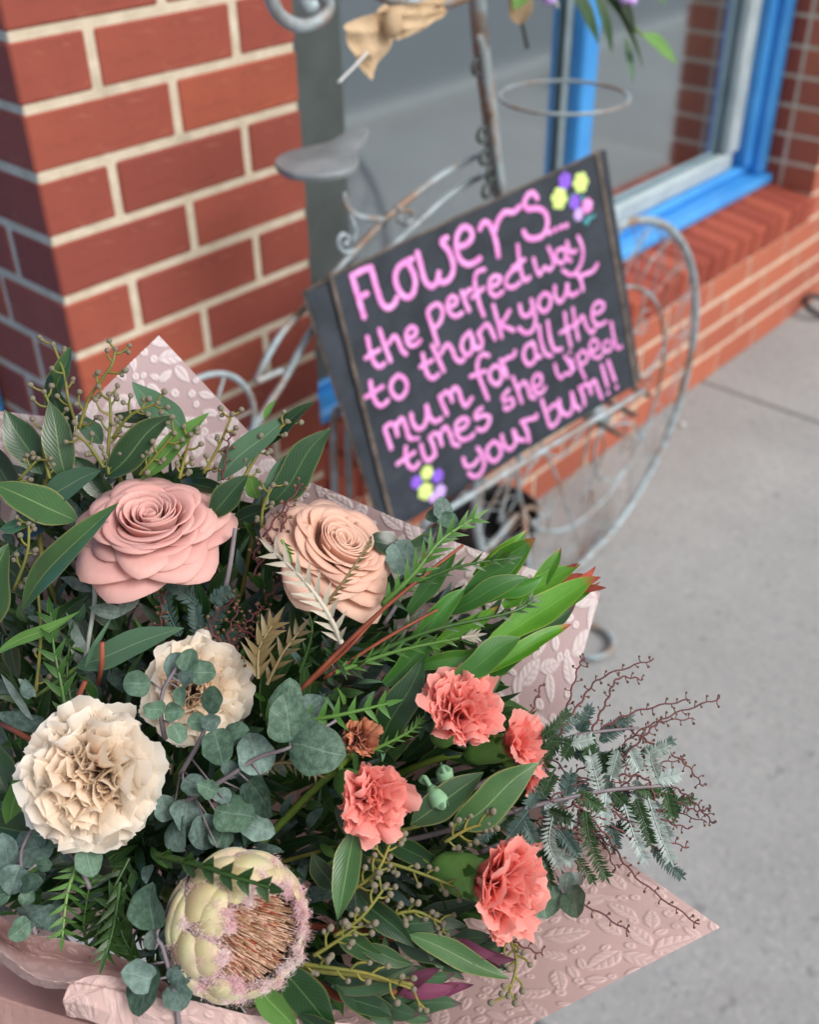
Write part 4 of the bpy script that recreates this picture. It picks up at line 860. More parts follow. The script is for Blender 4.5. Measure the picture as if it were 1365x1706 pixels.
# ---- gum (eucalyptus) branches with long leaves and grey buds, upper left
g = branch('gum_branch', 'long dark gum leaves and yellow budded twigs at the upper left corner', 'foliage', (100, 900, .03), 'gum branches')
put_stem(g, [(120, 1060, .06), (70, 930, .03), (75, 800, .03), (95, 700, .025)], .0016, 'olive')
for a in ((130, 868, -12, 806, 64, 'gum', .005, -.01, .05), (62, 832, 168, 783, 50, 'sage', .01, .0, .07), (70, 790, 8, 683, 58, 'gumd', .012, .0, .08), (112, 800, 82, 668, 52, 'gum', .015, .0, .04),
          (92, 672, 118, 577, 40, 'gum', .02, .008, .04), (118, 740, 82, 620, 40, 'gumd', .022, .012, .06), (-30, 1060, 14, 905, 70, 'gum', .0, -.01, .05), (-10, 1092, 134, 1017, 20, 'lime', .0, -.012, .03), (60, 1000, -40, 880, 60, 'gumd', .03, .02, .05), (30, 900, 120, 840, 46, 'gumd', .03, .02, .05), (20, 830, -20, 730, 50, 'gumd', .03, .02, .05), (60, 1060, 150, 990, 30, 'gumd', .02, .02, .05), (40, 860, 72, 770, 30, 'gumd', .03, .025, .05), (0, 880, 62, 868, 26, 'gum', .004, -.006, .05)): put_leaf(g, *a)
V, Fc, U = leaf(S(38, 1014, -.012), S(199, 837, -.046), px2m(62, .57), cv(-.25, .35, 1), 'lance', .07, .2, .15, 16, 4, .01, .004); mobj('leaf', V, Fc, ML['gum'], g, True, U)
twig(g, [(85, 800, .01), (70, 740, .008), (85, 690, .004), (75, 650, .0)], 8, 34)
twig(g, [(130, 715, .015), (115, 665, .012), (105, 620, .01), (90, 575, .01)], 6, 30)
twig(g, [(20, 980, .0), (45, 920, -.004), (50, 870, -.004)], 6, 26); twig(g, [(60, 1150, .01), (68, 1050, .006), (60, 960, .0)], 5, 26); twig(g, [(30, 800, .01), (65, 765, .006)], 3, 24)
g = branch('gum_branch', 'gum leaves with bud twigs rising in front of the paper peak above the pink rose', 'foliage', (230, 800, .03), 'gum branches')
put_stem(g, [(240, 950, .06), (215, 840, .035), (185, 760, .03)], .0016, 'olive')
for a in ((175, 795, 286, 692, 56, 'gum', .012, .0, .05), (312, 722, 220, 636, 46, 'sage', .02, .01, .05), (235, 800, 348, 688, 40, 'lime', .012, .0, .05), (170, 740, 130, 690, 34, 'sage', .03, .02, .05), (250, 700, 190, 690, 26, 'gumd', .02, .015, .03), (350, 860, 413, 792, 46, 'gumd', .008, .0, .06), (300, 800, 395, 835, 30, 'gumd', .03, .02, .05), (230, 810, 240, 735, 34, 'gumd', .03, .02, .05), (180, 830, 120, 760, 40, 'gumd', .035, .02, .05)): put_leaf(g, *a)
twig(g, [(178, 790, .01), (182, 740, .006), (186, 690, .0), (180, 655, -.002)], 9, 36); twig(g, [(185, 730, .006), (215, 690, .0), (262, 672, -.002)], 8, 30); twig(g, [(130, 715, .01), (150, 660, .006), (185, 610, .0), (195, 580, .0)], 8, 32)
twig(g, [(175, 780, .008), (150, 745, .004), (125, 720, .0)], 5, 26); twig(g, [(230, 790, .01), (258, 765, .006), (290, 725, .0)], 6, 28); twig(g, [(300, 800, .01), (305, 765, .008), (318, 725, .0)], 7, 26); twig(g, [(340, 790, .012), (365, 740, .006), (385, 690, .0)], 7, 26)
g = branch('gum_branch', 'gum leaves fanning right of the pink rose, the tallest pointing up right', 'foliage', (430, 850, .03), 'gum branches')
put_stem(g, [(400, 1000, .06), (420, 900, .04), (440, 830, .03)], .0016, 'olive')
for a in ((362, 802, 482, 690, 48, 'sage', .015, .002, .05), (440, 745, 524, 669, 30, 'gumd', .01, .0, .06), (448, 842, 552, 714, 58, 'gumd', .012, -.004, .05), (440, 815, 549, 712, 30, 'sage', .010, -.002, .06), (440, 700, 460, 666, 16, 'lime', .01, .005, .03), (380, 870, 450, 850, 40, 'gumd', .03, .02, .05), (430, 830, 412, 790, 30, 'lime', .03, .02, .05)): put_leaf(g, *a)
twig(g, [(400, 800, .01), (440, 740, .006), (480, 700, .0)], 7, 26); twig(g, [(435, 900, .012), (440, 850, .008), (455, 810, .004)], 5, 22)
# gum leaves lower right, around the coral carnations
g = branch('gum_branch', 'broad dark gum leaves beneath the coral carnations', 'foliage', (700, 1380, .03), 'gum branches')
put_stem(g, [(420, 1450, .06), (560, 1410, .035), (700, 1375, .025)], .0013, 'olive')
for a in ((752, 1378, 898, 1270, 66, 'gum', .006, -.016, .05), (684, 1374, 806, 1286, 54, 'gum', .01, -.004, .05), (592, 1378, 563, 1532, 48, 'gum', -.004, -.006, .03), (630, 1262, 706, 1094, 62, 'gumd', .02, .006, .05), (592, 1478, 690, 1578, 46, 'gumd', .008, .002, .05), (680, 1556, 850, 1630, 40, 'gum', .004, -.008, .06), (640, 1400, 740, 1440, 40, 'gumd', .03, .02, .05), (560, 1400, 660, 1450, 40, 'gumd', .03, .02, .05), (700, 1520, 800, 1500, 40, 'gumd', .03, .02, .05), (620, 1600, 560, 1520, 40, 'gumd', .03, .02, .05), (820, 1330, 870, 1400, 34, 'gumd', .03, .02, .05), (560, 1340, 640, 1420, 50, 'gumd', .03, .03, .05)): put_leaf(g, *a)
for p in ([(610, 1430, .008), (660, 1440, .002), (710, 1455, .0), (760, 1480, .0)], [(590, 1480, .0), (630, 1450, -.004), (650, 1400, -.004)], [(740, 1400, .004), (780, 1380, .0), (815, 1370, -.004)], [(560, 1560, -.004), (600, 1530, -.01), (640, 1480, -.01)], [(640, 1530, .004), (690, 1520, .0), (740, 1540, .0)], [(850, 1560, .0), (862, 1600, -.004), (845, 1660, -.004)]): twig(g, p, 9, 28)
g = branch('gum_branch', 'gum leaves and budded twig along the bottom edge under the protea', 'foliage', (520, 1640, .02), 'gum branches')
put_stem(g, [(400, 1560, .05), (500, 1610, .01), (600, 1625, .004), (690, 1640, .0)], .0013, 'olive')
for a in ((425, 1632, 500, 1725, 48, 'lime', -.004, -.01, .06), (470, 1612, 560, 1720, 70, 'gumd', .006, .004, .05), (560, 1640, 650, 1706, 40, 'gumd', .01, .006, .05), (380, 1650, 470, 1640, 60, 'gumd', .012, .006, .05), (560, 1555, 640, 1590, 44, 'gum', .008, .002, .05), (500, 1690, 590, 1740, 40, 'gumd', .004, .002, .05), (340, 1660, 420, 1720, 56, 'gumd', .015, .012, .05), (600, 1580, 690, 1605, 30, 'gum', .004, .0, .05), (560, 1480, 520, 1420, 44, 'gumd', .015, .004, .08)): put_leaf(g, *a)
twig(g, [(500, 1606, .002), (560, 1612, -.004), (620, 1622, -.006), (690, 1645, -.008)], 9, 34); twig(g, [(520, 1590, .0), (560, 1570, -.004), (600, 1540, -.006)], 6, 30)
g = branch('gum_branch', 'single large sage gum leaf lying between the pink rose and cream carnations', 'foliage', (180, 1090, .01), 'gum branches')
put_stem(g, [(60, 1160, .03), (128, 1112, .012)], .0012, 'green')
for a in ((126, 1112, 306, 1046, 52, 'sage', .006, -.008, .05), (30, 1130, 20, 1050, 34, 'gumd', .02, .01, .05), (150, 1120, 120, 1010, 40, 'gumd', .03, .02, .05), (200, 1050, 140, 960, 50, 'gumd', .035, .02, .05), (16, 1382, 34, 1270, 34, 'lime', .01, .0, .06), (20, 1340, -30, 1220, 60, 'gumd', .03, .02, .05)): put_leaf(g, *a)

# ---- silver dollar eucalyptus: round paired leaves
def euc(label, stem, leaves, mat='grey', at_=None):
    g = branch('silver_dollar_sprig', label, 'foliage', at_ or stem[0], 'silver dollar eucalyptus sprigs'); pp = put_stem(g, stem, [.0016, .0009], mat)
    for (cx, cy, r, ang, mk, dz) in leaves:
        a = radians(ang); ux, uy = cos(a), -sin(a); asp = random.uniform(.74, 1.0); r *= random.uniform(.82, 1.06)
        put_leaf(g, cx - ux * r, cy - uy * r, cx + ux * r, cy + uy * r, 2 * r * asp, mk, dz + .002, dz - random.uniform(-.006, .008), random.uniform(-.06, .12), random.uniform(.05, .35), random.uniform(-.6, .6), 'round', (random.uniform(-.6, .6), random.uniform(-.3, .7), 1), 'leaf', 14, .012)
        b = S(cx - ux * r, cy - uy * r, dz + .002); q = min(pp, key=lambda p: np.linalg.norm(p - b)); 
        if np.linalg.norm(q - b) < .05: V, Fc = tube([q, b], .0006, 5); mobj('petiole', V, Fc, MS[mat], g)
euc('small round gum leaf sprig lying across the half hidden cream carnation', [(275, 1230, -.004), (268, 1190, -.018), (272, 1150, -.022), (292, 1115, -.024), (305, 1092, -.024)],
    [(228, 1138, 26, 185, 'euc', -.022), (256, 1180, 20, 170, 'euc', -.022), (291, 1186, 20, 0, 'euc', -.022), (294, 1108, 26, 120, 'eucg', -.024), (315, 1100, 20, 75, 'euc', -.028), (338, 1120, 26, -5, 'euc', -.026), (296, 1222, 20, -70, 'euc', -.018), (302, 1160, 18, -70, 'euc', -.024), (312, 1128, 16, 40, 'eucg', -.024)])
euc('gum sprig with oval leaves below the half hidden cream carnation', [(300, 1290, .006), (330, 1240, -.008), (345, 1205, -.012), (362, 1175, -.014)],
    [(352, 1165, 28, 78, 'euc', -.016), (364, 1245, 36, -75, 'euc', -.014), (328, 1202, 20, 185, 'euc', -.014), (352, 1202, 20, 30, 'eucg', -.018), (395, 1220, 24, 10, 'euc', -.012), (326, 1310, 26, -30, 'eucg', -.004), (345, 1312, 22, 160, 'euc', -.006), (310, 1360, 30, -100, 'eucg', .006), (275, 1345, 24, 120, 'eucg', .008), (372, 1325, 18, 40, 'eucg', .0)])
euc('large leaved silver dollar sprig in the middle of the bouquet', [(300, 1340, .01), (370, 1300, -.002), (430, 1262, -.008), (485, 1244, -.012), (560, 1200, -.006)],
    [(478, 1196, 46, 100, 'euc', -.014), (530, 1248, 48, -12, 'euc', -.014), (478, 1160, 30, 80, 'euc', -.004), (424, 1256, 40, 105, 'eucg', -.004), (434, 1330, 34, -55, 'euc', -.004), (385, 1280, 20, 120, 'eucg', .0), (392, 1355, 34, -10, 'euc', .002), (430, 1378, 30, -20, 'eucg', .006), (340, 1385, 30, -95, 'eucg', .006), (300, 1390, 28, -80, 'eucg', .01), (370, 1390, 24, 70, 'euc', .002), (520, 1180, 26, 40, 'eucg', .015), (415, 1320, 20, -20, 'eucg', .006)])
euc('silver dollar sprig with one big pale leaf left of the protea', [(300, 1720, -.004), (288, 1640, -.016), (272, 1580, -.02), (264, 1545, -.022), (330, 1430, -.0)],
    [(256, 1510, 48, 92, 'euc', -.024), (240, 1650, 46, -100, 'euc', -.018), (232, 1625, 34, 170, 'eucg', -.022), (300, 1625, 26, 30, 'eucg', -.02), (296, 1660, 26, -75, 'eucg', -.018), (292, 1570, 34, 10, 'eucg', -.006), (300, 1540, 34, -60, 'gumd', .004), (255, 1565, 20, 100, 'grey', -.026), (320, 1690, 40, -20, 'euc', .0)])
euc('round gum leaves at the left edge below the big cream carnation', [(60, 1560, -.01), (48, 1520, -.014), (42, 1480, -.014), (35, 1420, -.01), (60, 1370, .0)],
    [(32, 1548, 26, 215, 'euc', -.022), (58, 1518, 26, 20, 'eucg', -.016), (45, 1495, 18, 60, 'euc', -.018), (24, 1465, 30, 250, 'eucg', -.016), (54, 1470, 20, 5, 'euc', -.016), (-5, 1492, 30, 190, 'euc', -.014), (10, 1420, 40, 100, 'eucg', -.006), (55, 1412, 36, 20, 'eucg', .0), (70, 1395, 20, -100, 'eucg', -.01), (92, 1395, 24, -20, 'euc', -.006), (74, 1440, 16, 0, 'euc', -.014), (10, 1380, 44, 170, 'gumd', .004), (86, 1530, 26, -40, 'eucg', -.008)])
euc('small gum leaves peeping out under the big cream carnation', [(150, 1480, .006), (130, 1440, .0), (100, 1400, .0)],
    [(148, 1436, 30, -75, 'euc', -.008), (72, 1376, 20, 30, 'euc', -.006), (110, 1382, 26, 0, 'euc', .0), (120, 1420, 24, 200, 'eucg', .01), (170, 1440, 24, -40, 'gumd', .02)])
euc('grey green gum sprig tip rising beside the chalkboard', [(640, 1040, .03), (690, 960, .02), (725, 890, .01), (742, 840, .006)],
    [(738, 848, 22, 100, 'eucg', .004), (725, 858, 20, 200, 'euc', .008), (748, 868, 22, -30, 'euc', .004), (722, 895, 22, 160, 'eucg', .01), (700, 912, 26, 190, 'gumd', .012), (670, 930, 30, -60, 'eucg', .012), (640, 905, 30, 170, 'gumd', .016), (745, 892, 16, -10, 'eucg', .008)])
euc('grey round gum leaves under the right hand dark gum leaf', [(800, 1420, .02), (850, 1400, .01), (905, 1395, .01)],
    [(905, 1498, 32, -80, 'euc', .004), (958, 1502, 30, -80, 'euc', -.006), (945, 1470, 20, 70, 'grey', -.004), (890, 1440, 26, -70, 'euc', .01), (960, 1465, 14, 20, 'acs', -.004)])
# woolly grey sprig under the pink rose
g = branch('woolly_sprig', 'pale woolly grey sprig under the pink rose', 'foliage', (150, 1080, .0), None)
put_stem(g, [(140, 1110, .01), (150, 1050, .0), (158, 1000, -.006), (156, 960, -.008)], .0014, 'pale')
for a in ((210, 1020, 148, 1012, 26, 'grey', -.010, -.012, .1), (222, 985, 205, 1025, 36, 'grey', -.01, -.014, .1), (154, 985, 100, 962, 18, 'grey', -.006, -.002, .05), (140, 1120, 188, 1025, 10, 'sage', .0, -.008, .04), (150, 968, 132, 948, 10, 'grey', -.01, -.014, .05), (156, 966, 168, 944, 10, 'grey', -.01, -.014, .05), (158, 972, 182, 962, 14, 'grey', -.008, -.01, .05), (145, 1085, 110, 1020, 20, 'grey', .0, .0, .05), (60, 1160, 30, 1130, 16, 'grey', -.004, -.01, .05), (55, 1200, 0, 1120, 16, 'grey', .0, -.006, .05), (48, 1165, 42, 1130, 22, 'eucg', -.006, -.014, .05)): put_leaf(g, *a)

# ---- grevillea and fern-like leaves
def frond(t, pts, n, L, wl, mk, ang=50, r=.0009, both=True, taper=.35, name='frond', prof='lobe', fold=.15, jit=6, bl=None):
    """pinnate leaf: lobes in pairs along pts (px,py,dz); one mesh"""
    pp = smooth([S(*p) for p in pts], 8); N = len(pp); parts = []
    V, Fc = tube(pp, [r * 1.4, r * .6], 5, cap=False); parts.append((V, Fc, [(.5, .5)] * len(V)))
    for k in range(n):
        f = (k + .6) / (n + .3); i = min(int(f * (N - 1)), N - 2); d = nrm(pp[i + 1] - pp[i]); q = pp[i] + (pp[i + 1] - pp[i]) * (f * (N - 1) - i)
        l = px2m(L) * (1 - taper * f) * (.55 + .45 * min(1, f * 4)) * random.uniform(.9, 1.1)
        for sgn in ((-1, 1) if both else (bl or 1,)):
            sd = nrm(np.cross(d, FW)) * sgn; a = radians(ang + random.uniform(-jit, jit)); e = nrm(d * cos(a) + sd * sin(a) - FW * random.uniform(-.1, .35))
            parts.append(leaf(q, q + e * l, px2m(wl), nrm(-FW + sd * -.3 + rng.normal(0, .12, 3)), prof, .06, fold, 0, 5, 2))
    e = nrm(pp[-1] - pp[-2]); parts.append(leaf(pp[-1], pp[-1] + e * px2m(L) * .7, px2m(wl) * .9, -FW, prof, .0, fold, 0, 5, 2))
    V, Fc, U = join(parts); return mobj(name, V, Fc, ML[mk], t, True, U)
g = branch('grevillea_sprig', 'green toothed grevillea leaf left of the half hidden cream carnation', 'foliage', (120, 1180, .0), 'grevillea sprigs')
frond(g, [(112, 1200, .004), (102, 1140, -.004), (90, 1080, -.008), (84, 1020, -.006)], 6, 44, 15, 'grev', 38); frond(g, [(120, 1180, .01), (112, 1120, .006), (118, 1060, .0)], 4, 36, 14, 'grevd', 38)
g = branch('grevillea_sprig', 'dark zigzag grevillea leaf reaching across the protea', 'foliage', (300, 1450, -.02), 'grevillea sprigs')
frond(g, [(262, 1424, -.004), (330, 1440, -.024), (390, 1460, -.036), (450, 1478, -.042)], 6, 34, 24, 'grevd', 52, .0016, True, .25)
g = branch('grevillea_sprig', 'yellow green fern leaves low at the left above the paper fold', 'foliage', (110, 1500, .0), 'grevillea sprigs')
frond(g, [(128, 1440, .004), (112, 1490, -.004), (104, 1560, -.014)], 7, 38, 11, 'lime', 70, .001); frond(g, [(200, 1470, .0), (190, 1540, -.008), (176, 1590, -.014)], 6, 46, 12, 'grevd', 42); frond(g, [(215, 1430, .012), (180, 1500, .006), (160, 1560, .002)], 8, 50, 10, 'grevd', 55); frond(g, [(230, 1600, .0), (205, 1560, .0), (190, 1500, .0)], 6, 50, 16, 'grevd', 40); frond(g, [(150, 1600, .01), (140, 1540, .01), (150, 1470, .008)], 8, 44, 9, 'grev', 50)
g = branch('grevillea_sprig', 'silvery bronze grevillea leaves in front of the peach rose', 'foliage', (500, 1060, -.01), 'grevillea sprigs')
frond(g, [(568, 1070, -.004), (545, 1020, -.02), (505, 965, -.026), (455, 918, -.022)], 9, 50, 13, 'silver', 42, .0014); frond(g, [(540, 1010, -.016), (575, 965, -.026), (612, 908, -.03)], 10, 22, 8, 'bronze', 40, .0008, False, .4, bl=-1); frond(g, [(430, 1130, .0), (432, 1080, -.006), (455, 1040, -.008)], 6, 50, 15, 'bronze', 40); frond(g, [(470, 900, -.01), (482, 925, -.016)], 3, 30, 8, 'lime', 40)
frond(g, [(445, 1140, .006), (470, 1090, .0), (500, 1050, .0)], 5, 40, 12, 'bronze', 40)
g = branch('grevillea_sprig', 'fresh green grevillea leaves on red stems right of the peach rose', 'foliage', (560, 1130, .0), 'grevillea sprigs')
put_stem(g, [(500, 1150, .012), (600, 1050, -.002), (680, 980, -.006), (772, 908, -.006)], [.0016, .0009], 'red'); put_stem(g, [(540, 1130, .012), (640, 1065, .0), (730, 1015, -.004)], [.0013, .0007], 'red'); put_stem(g, [(505, 1145, .02), (580, 1080, .004), (650, 1000, .002)], [.0014, .0007], 'red')
frond(g, [(640, 1005, .002), (690, 955, -.006), (735, 900, -.008), (792, 862, -.004)], 10, 48, 12, 'grev', 36, .0014); frond(g, [(620, 1090, .004), (720, 1050, -.006), (850, 1020, -.012), (888, 1000, -.012)], 9, 34, 8, 'grevd', 34, .0012); frond(g, [(660, 985, .0), (760, 945, -.01), (850, 930, -.014)], 7, 36, 9, 'grevd', 34, .001); frond(g, [(560, 1120, .008), (660, 1085, .0), (780, 1060, -.008)], 9, 34, 8, 'grev', 36, .0012); frond(g, [(770, 1062, -.008), (795, 1058, -.012)], 3, 26, 8, 'silver', 40)
frond(g, [(480, 1205, .006), (560, 1192, -.004), (645, 1172, -.008)], 7, 40, 13, 'grev', 62, .0013); frond(g, [(620, 1250, .01), (680, 1220, .004), (700, 1200, .002)], 8, 22, 5, 'grev', 40); frond(g, [(540, 1080, .01), (600, 1110, .006), (690, 1030, .004)], 6, 40, 12, 'grevd', 36); frond(g, [(430, 1280, .008), (480, 1270, .004), (530, 1290, .004)], 9, 26, 7, 'bronze', 60); frond(g, [(500, 1120, .02), (520, 1050, .01), (505, 1000, .004)], 6, 30, 9, 'grevd', 40)

# ---- conebush (leucadendron): big green one and the purple ones below
g = branch('conebush', 'bright green conebush with red leaf tips at the right of the bouquet', 'foliage', (800, 1120, .01), 'conebush stems')
put_stem(g, [(420, 1420, .06), (560, 1280, .04), (700, 1160, .025), (830, 1080, .012)], .0026, 'green')
for a in ((818, 1072, 992, 960, 62, 'leuc', .004, -.018, .07), (800, 1112, 860, 1060, 40, 'leucd', .0, -.01, .05), (760, 1128, 868, 1062, 56, 'leucd', -.002, -.014, .07), (812, 1118, 952, 1040, 36, 'leuc', .006, -.006, .06), (790, 1130, 900, 1080, 36, 'leucd', .012, .002, .05), (838, 1010, 968, 940, 44, 'leuc', .01, -.004, .06), (880, 1010, 935, 912, 34, 'leuc', .012, .0, .08), (770, 1010, 892, 896, 66, 'leuc', .012, -.006, .1), (770, 1000, 880, 905, 40, 'leucd', .010, -.012, .08), (750, 1020, 880, 962, 46, 'leucd', .008, -.008, .06), (790, 960, 880, 882, 26, 'leuc', .016, .002, .06), (820, 1060, 1000, 970, 30, 'leuc', .012, .0, .06), (690, 1060, 775, 980, 40, 'leucd', .008, -.004, .06), (700, 1110, 800, 1080, 40, 'leucd', .012, .0, .05), (680, 1020, 760, 920, 40, 'leucd', .02, .006, .06), (720, 1080, 830, 1010, 34, 'leuc', .01, -.002, .05), (860, 1080, 960, 1005, 34, 'dusk', .014, .004, .05), (640, 1140, 730, 1060, 46, 'leucd', .02, .01, .05), (810, 1000, 905, 960, 36, 'leucd', .014, .0, .05)): put_leaf(g, a[0], a[1], a[2], a[3], a[4] * .86, *a[5:], fold=.35, prof='strap')
for (px, py) in ((955, 950), (985, 955)):
    for k in range(3): put_leaf(g, px - 40, py + 30, px + 8 + k * 9, py - 12 + k * 18, 16, 'redtip', .010, -.004 - .002 * k, .05, prof='strap')
for lb, (ox, oy), tips in (('purple tipped conebush head low under the lowest coral carnation', (650, 1560), ((860, 1598), (842, 1570), (848, 1582), (838, 1612), (820, 1560), (852, 1612), (830, 1590), (800, 1620))), ('purple conebush head at the bottom edge of the bouquet', (560, 1660), ((765, 1640), (758, 1622), (740, 1650), (790, 1640), (770, 1672), (720, 1700), (735, 1612), (700, 1690)))):
    g = branch('conebush', lb, 'foliage', (ox, oy, .02), 'conebush stems'); put_stem(g, [(420, 1530, .06), (ox, oy, .02), ((ox + tips[0][0]) / 2, (oy + tips[0][1]) / 2, .008)], .0022, 'red')
    for k, (tx, ty) in enumerate(tips):
        f = random.uniform(.42, .6); put_leaf(g, ox + (tx - ox) * f, oy + (ty - oy) * f + random.uniform(-14, 14), tx, ty, 34 if k % 3 else 26, 'purple' if k % 3 == 0 else 'dusk', .006 + .002 * k % .01, -.008 + .004 * (k % 3), .06, fold=.3, prof='lance')
    for k in range(7): tx, ty = tips[k % len(tips)]; put_leaf(g, ox - 20 + 12 * k, oy - 30 + 12 * k % 50, ox + (tx - ox) * .62, oy + (ty - oy) * .62 + 40 * (k % 3 - 1), 36, 'dusk' if k % 2 else 'gumd', .012, .002, .05, prof='lance')

# ---- acacia (wattle): feathery silver leaves and red budded sprays reaching right
def raceme(t, pts, n, L=10, r=.00048, mat='wine', br=.0009):
    pp = smooth([S(*p) for p in pts], 10); N = len(pp); parts = []
    zz = [p + nrm(np.cross(pp[min(i + 1, N - 1)] - pp[max(i - 1, 0)], FW)) * (.0005 * (1 if (i // 2) % 2 else -1)) for i, p in enumerate(pp)]
    parts.append(tube(zz, [r * 1.6, r], 5)); bl = []
    for k in range(n):
        i = min(int(N * (k + .5) / n), N - 2); d = nrm(pp[i + 1] - pp[i]); sd = nrm(np.cross(d, FW)) * (1 if k % 2 else -1)
        e = nrm(sd + d * random.uniform(-.2, .8) - FW * random.uniform(-.5, .5)); l = px2m(L) * random.uniform(.6, 1.2); q = zz[i] + e * l
        parts.append(tube(smooth([zz[i], zz[i] + e * l * .6 - d * l * .15, q], 3), [r * .8, r * .6], 4)); bl.append(ball(q, br * random.uniform(.8, 1.2), (1, 1, 1), 1))
    V, Fc = join(parts); mobj('spray', V, Fc, MS[mat], t); V, Fc = join(bl); o = mobj('buds', V, Fc, MS['budw'], t); o['kind'] = 'stuff'
g = branch('acacia_branch', 'feathery acacia branch with red budded sprays reaching out over the pavement', 'foliage', (860, 1340, .01))
put_stem(g, [(500, 1440, .07), (720, 1390, .035), (880, 1345, .012), (1000, 1318, .002), (1115, 1308, .0)], [.002, .001], 'grey'); put_stem(g, [(760, 1330, .03), (880, 1260, .014), (960, 1225, .006), (1065, 1212, .0)], [.0016, .0008], 'grey')
for p, n in (([(900, 1240, .01), (960, 1180, .004), (1000, 1130, .0), (1090, 1098, -.004)], 22), ([(985, 1220, .006), (1010, 1170, .002), (1030, 1130, .0), (1072, 1132, .0)], 14), ([(1000, 1215, .006), (1060, 1185, .002), (1150, 1165, .0)], 16), ([(1020, 1280, .004), (1070, 1230, .0), (1110, 1195, -.002), (1200, 1163, -.006)], 24), ([(1040, 1210, .004), (1090, 1240, .002), (1140, 1270, .0), (1172, 1310, .0)], 18), ([(1060, 1250, .004), (1110, 1300, .002), (1150, 1330, .0), (1190, 1372, .0)], 18), ([(1080, 1310, .004), (1120, 1330, .002), (1160, 1350, .0), (1185, 1345, .0)], 12), ([(960, 1340, .004), (1010, 1390, .0), (1060, 1460, -.004), (1165, 1540, -.008)], 26), ([(960, 1330, .004), (1020, 1350, .0), (1080, 1390, -.002), (1148, 1412, -.004)], 18), ([(880, 1490, .006), (960, 1500, .002), (1050, 1552, -.004)], 16), ([(820, 1540, .004), (860, 1570, .0), (905, 1590, .0)], 8), ([(870, 1230, .012), (885, 1190, .008), (902, 1140, .006)], 9), ([(930, 1240, .01), (945, 1180, .008), (965, 1110, .006), (975, 1096, .006)], 12), ([(1030, 1290, .004), (1080, 1300, .0), (1100, 1360, .0), (1150, 1380, .0)], 12), ([(900, 1270, .01), (940, 1300, .006), (1000, 1290, .004)], 12), ([(900, 1360, .008), (930, 1380, .004), (970, 1400, .0)], 9), ([(1000, 1360, .0), (1060, 1400, .0), (1110, 1415, .0)], 9)): raceme(g, p, n)
for p, n, mk in (([(1030, 1250, .004), (1020, 1290, .0)], 9, 'acs'), ([(1045, 1240, .004), (1065, 1280, .0)], 9, 'acs'), ([(1100, 1305, .0), (1085, 1260, -.004), (1110, 1245, -.006)], 12, 'acs'), ([(1095, 1300, .0), (1130, 1290, -.006)], 8, 'acs'), ([(1080, 1330, .0), (1100, 1390, -.004), (1118, 1432, -.006)], 11, 'acs'), ([(1060, 1330, .0), (1085, 1405, -.006)], 11, 'acd'), ([(975, 1350, .0), (985, 1410, -.004), (1010, 1460, -.006)], 13, 'acd'), ([(1040, 1340, .0), (1060, 1400, -.002), (1075, 1430, -.004)], 10, 'acs'), ([(925, 1345, .004), (915, 1400, .0), (930, 1440, -.002)], 11, 'acs'), ([(915, 1350, .004), (950, 1365, -.004)], 8, 'acd'), ([(930, 1380, .004), (960, 1420, .0)], 9, 'acg'), ([(900, 1330, .01), (920, 1290, .006)], 8, 'acd'), ([(1000, 1320, .002), (990, 1280, .0), (985, 1260, .0)], 8, 'acs'), ([(1010, 1320, .002), (1005, 1370, .0)], 9, 'acs'), ([(1020, 1320, .002), (1050, 1350, .0)], 7, 'acd'), ([(880, 1350, .01), (850, 1390, .006)], 8, 'acg'), ([(870, 1360, .01), (890, 1400, .006)], 8, 'acg'), ([(960, 1225, .006), (940, 1260, .002)], 8, 'acd'), ([(985, 1220, .006), (980, 1265, .002)], 7, 'acd'), ([(900, 1250, .01), (920, 1235, .006), (950, 1240, .004)], 8, 'acd'), ([(940, 1330, .006), (950, 1290, .002)], 8, 'acg'), ([(830, 1360, .016), (800, 1400, .01)], 8, 'acg'), ([(1110, 1320, .0), (1120, 1360, -.002)], 7, 'acd'), ([(960, 1320, .004), (1000, 1345, .0)], 8, 'acd'), ([(905, 1300, .01), (880, 1340, .01)], 8, 'acg'), ([(930, 1230, .008), (905, 1265, .006)], 8, 'acd')): frond(g, p, int(n * 1.7), 20, 4.6, mk, 62, .0005, True, .3, 'frond', 'ovate', .05, 8)
rq_ = random.Random(4)
for k in range(34):                                     # fuller spray of small feathery leaves and thin bud twigs
    x, y = rq_.uniform(890, 1110), rq_.uniform(1215, 1420); a = rq_.uniform(-1.2, 1.5); L_ = rq_.uniform(38, 70); dz = rq_.uniform(.004, .03)
    frond(g, [(x, y, dz), (x + cos(a) * L_ * .5, y + sin(a) * L_ * .5 + 3, dz - .003), (x + cos(a) * L_, y + sin(a) * L_, dz - .004)], 16, 17, 4.2, rq_.choice(['acd', 'acg', 'acg', 'acs', 'acd']), 62, .0005, True, .3, 'frond', 'ovate', .05, 8)
for k in range(16):
    x, y = rq_.uniform(900, 1040), rq_.uniform(1240, 1400); a = rq_.uniform(-.9, .9); L_ = rq_.uniform(90, 150); dz = rq_.uniform(.004, .03)
    raceme(g, [(x, y, dz), (x + cos(a) * L_ * .5, y + sin(a) * L_ * .5, dz), (x + cos(a + .25) * L_, y + sin(a + .25) * L_, dz)], 13, 9, .0004)
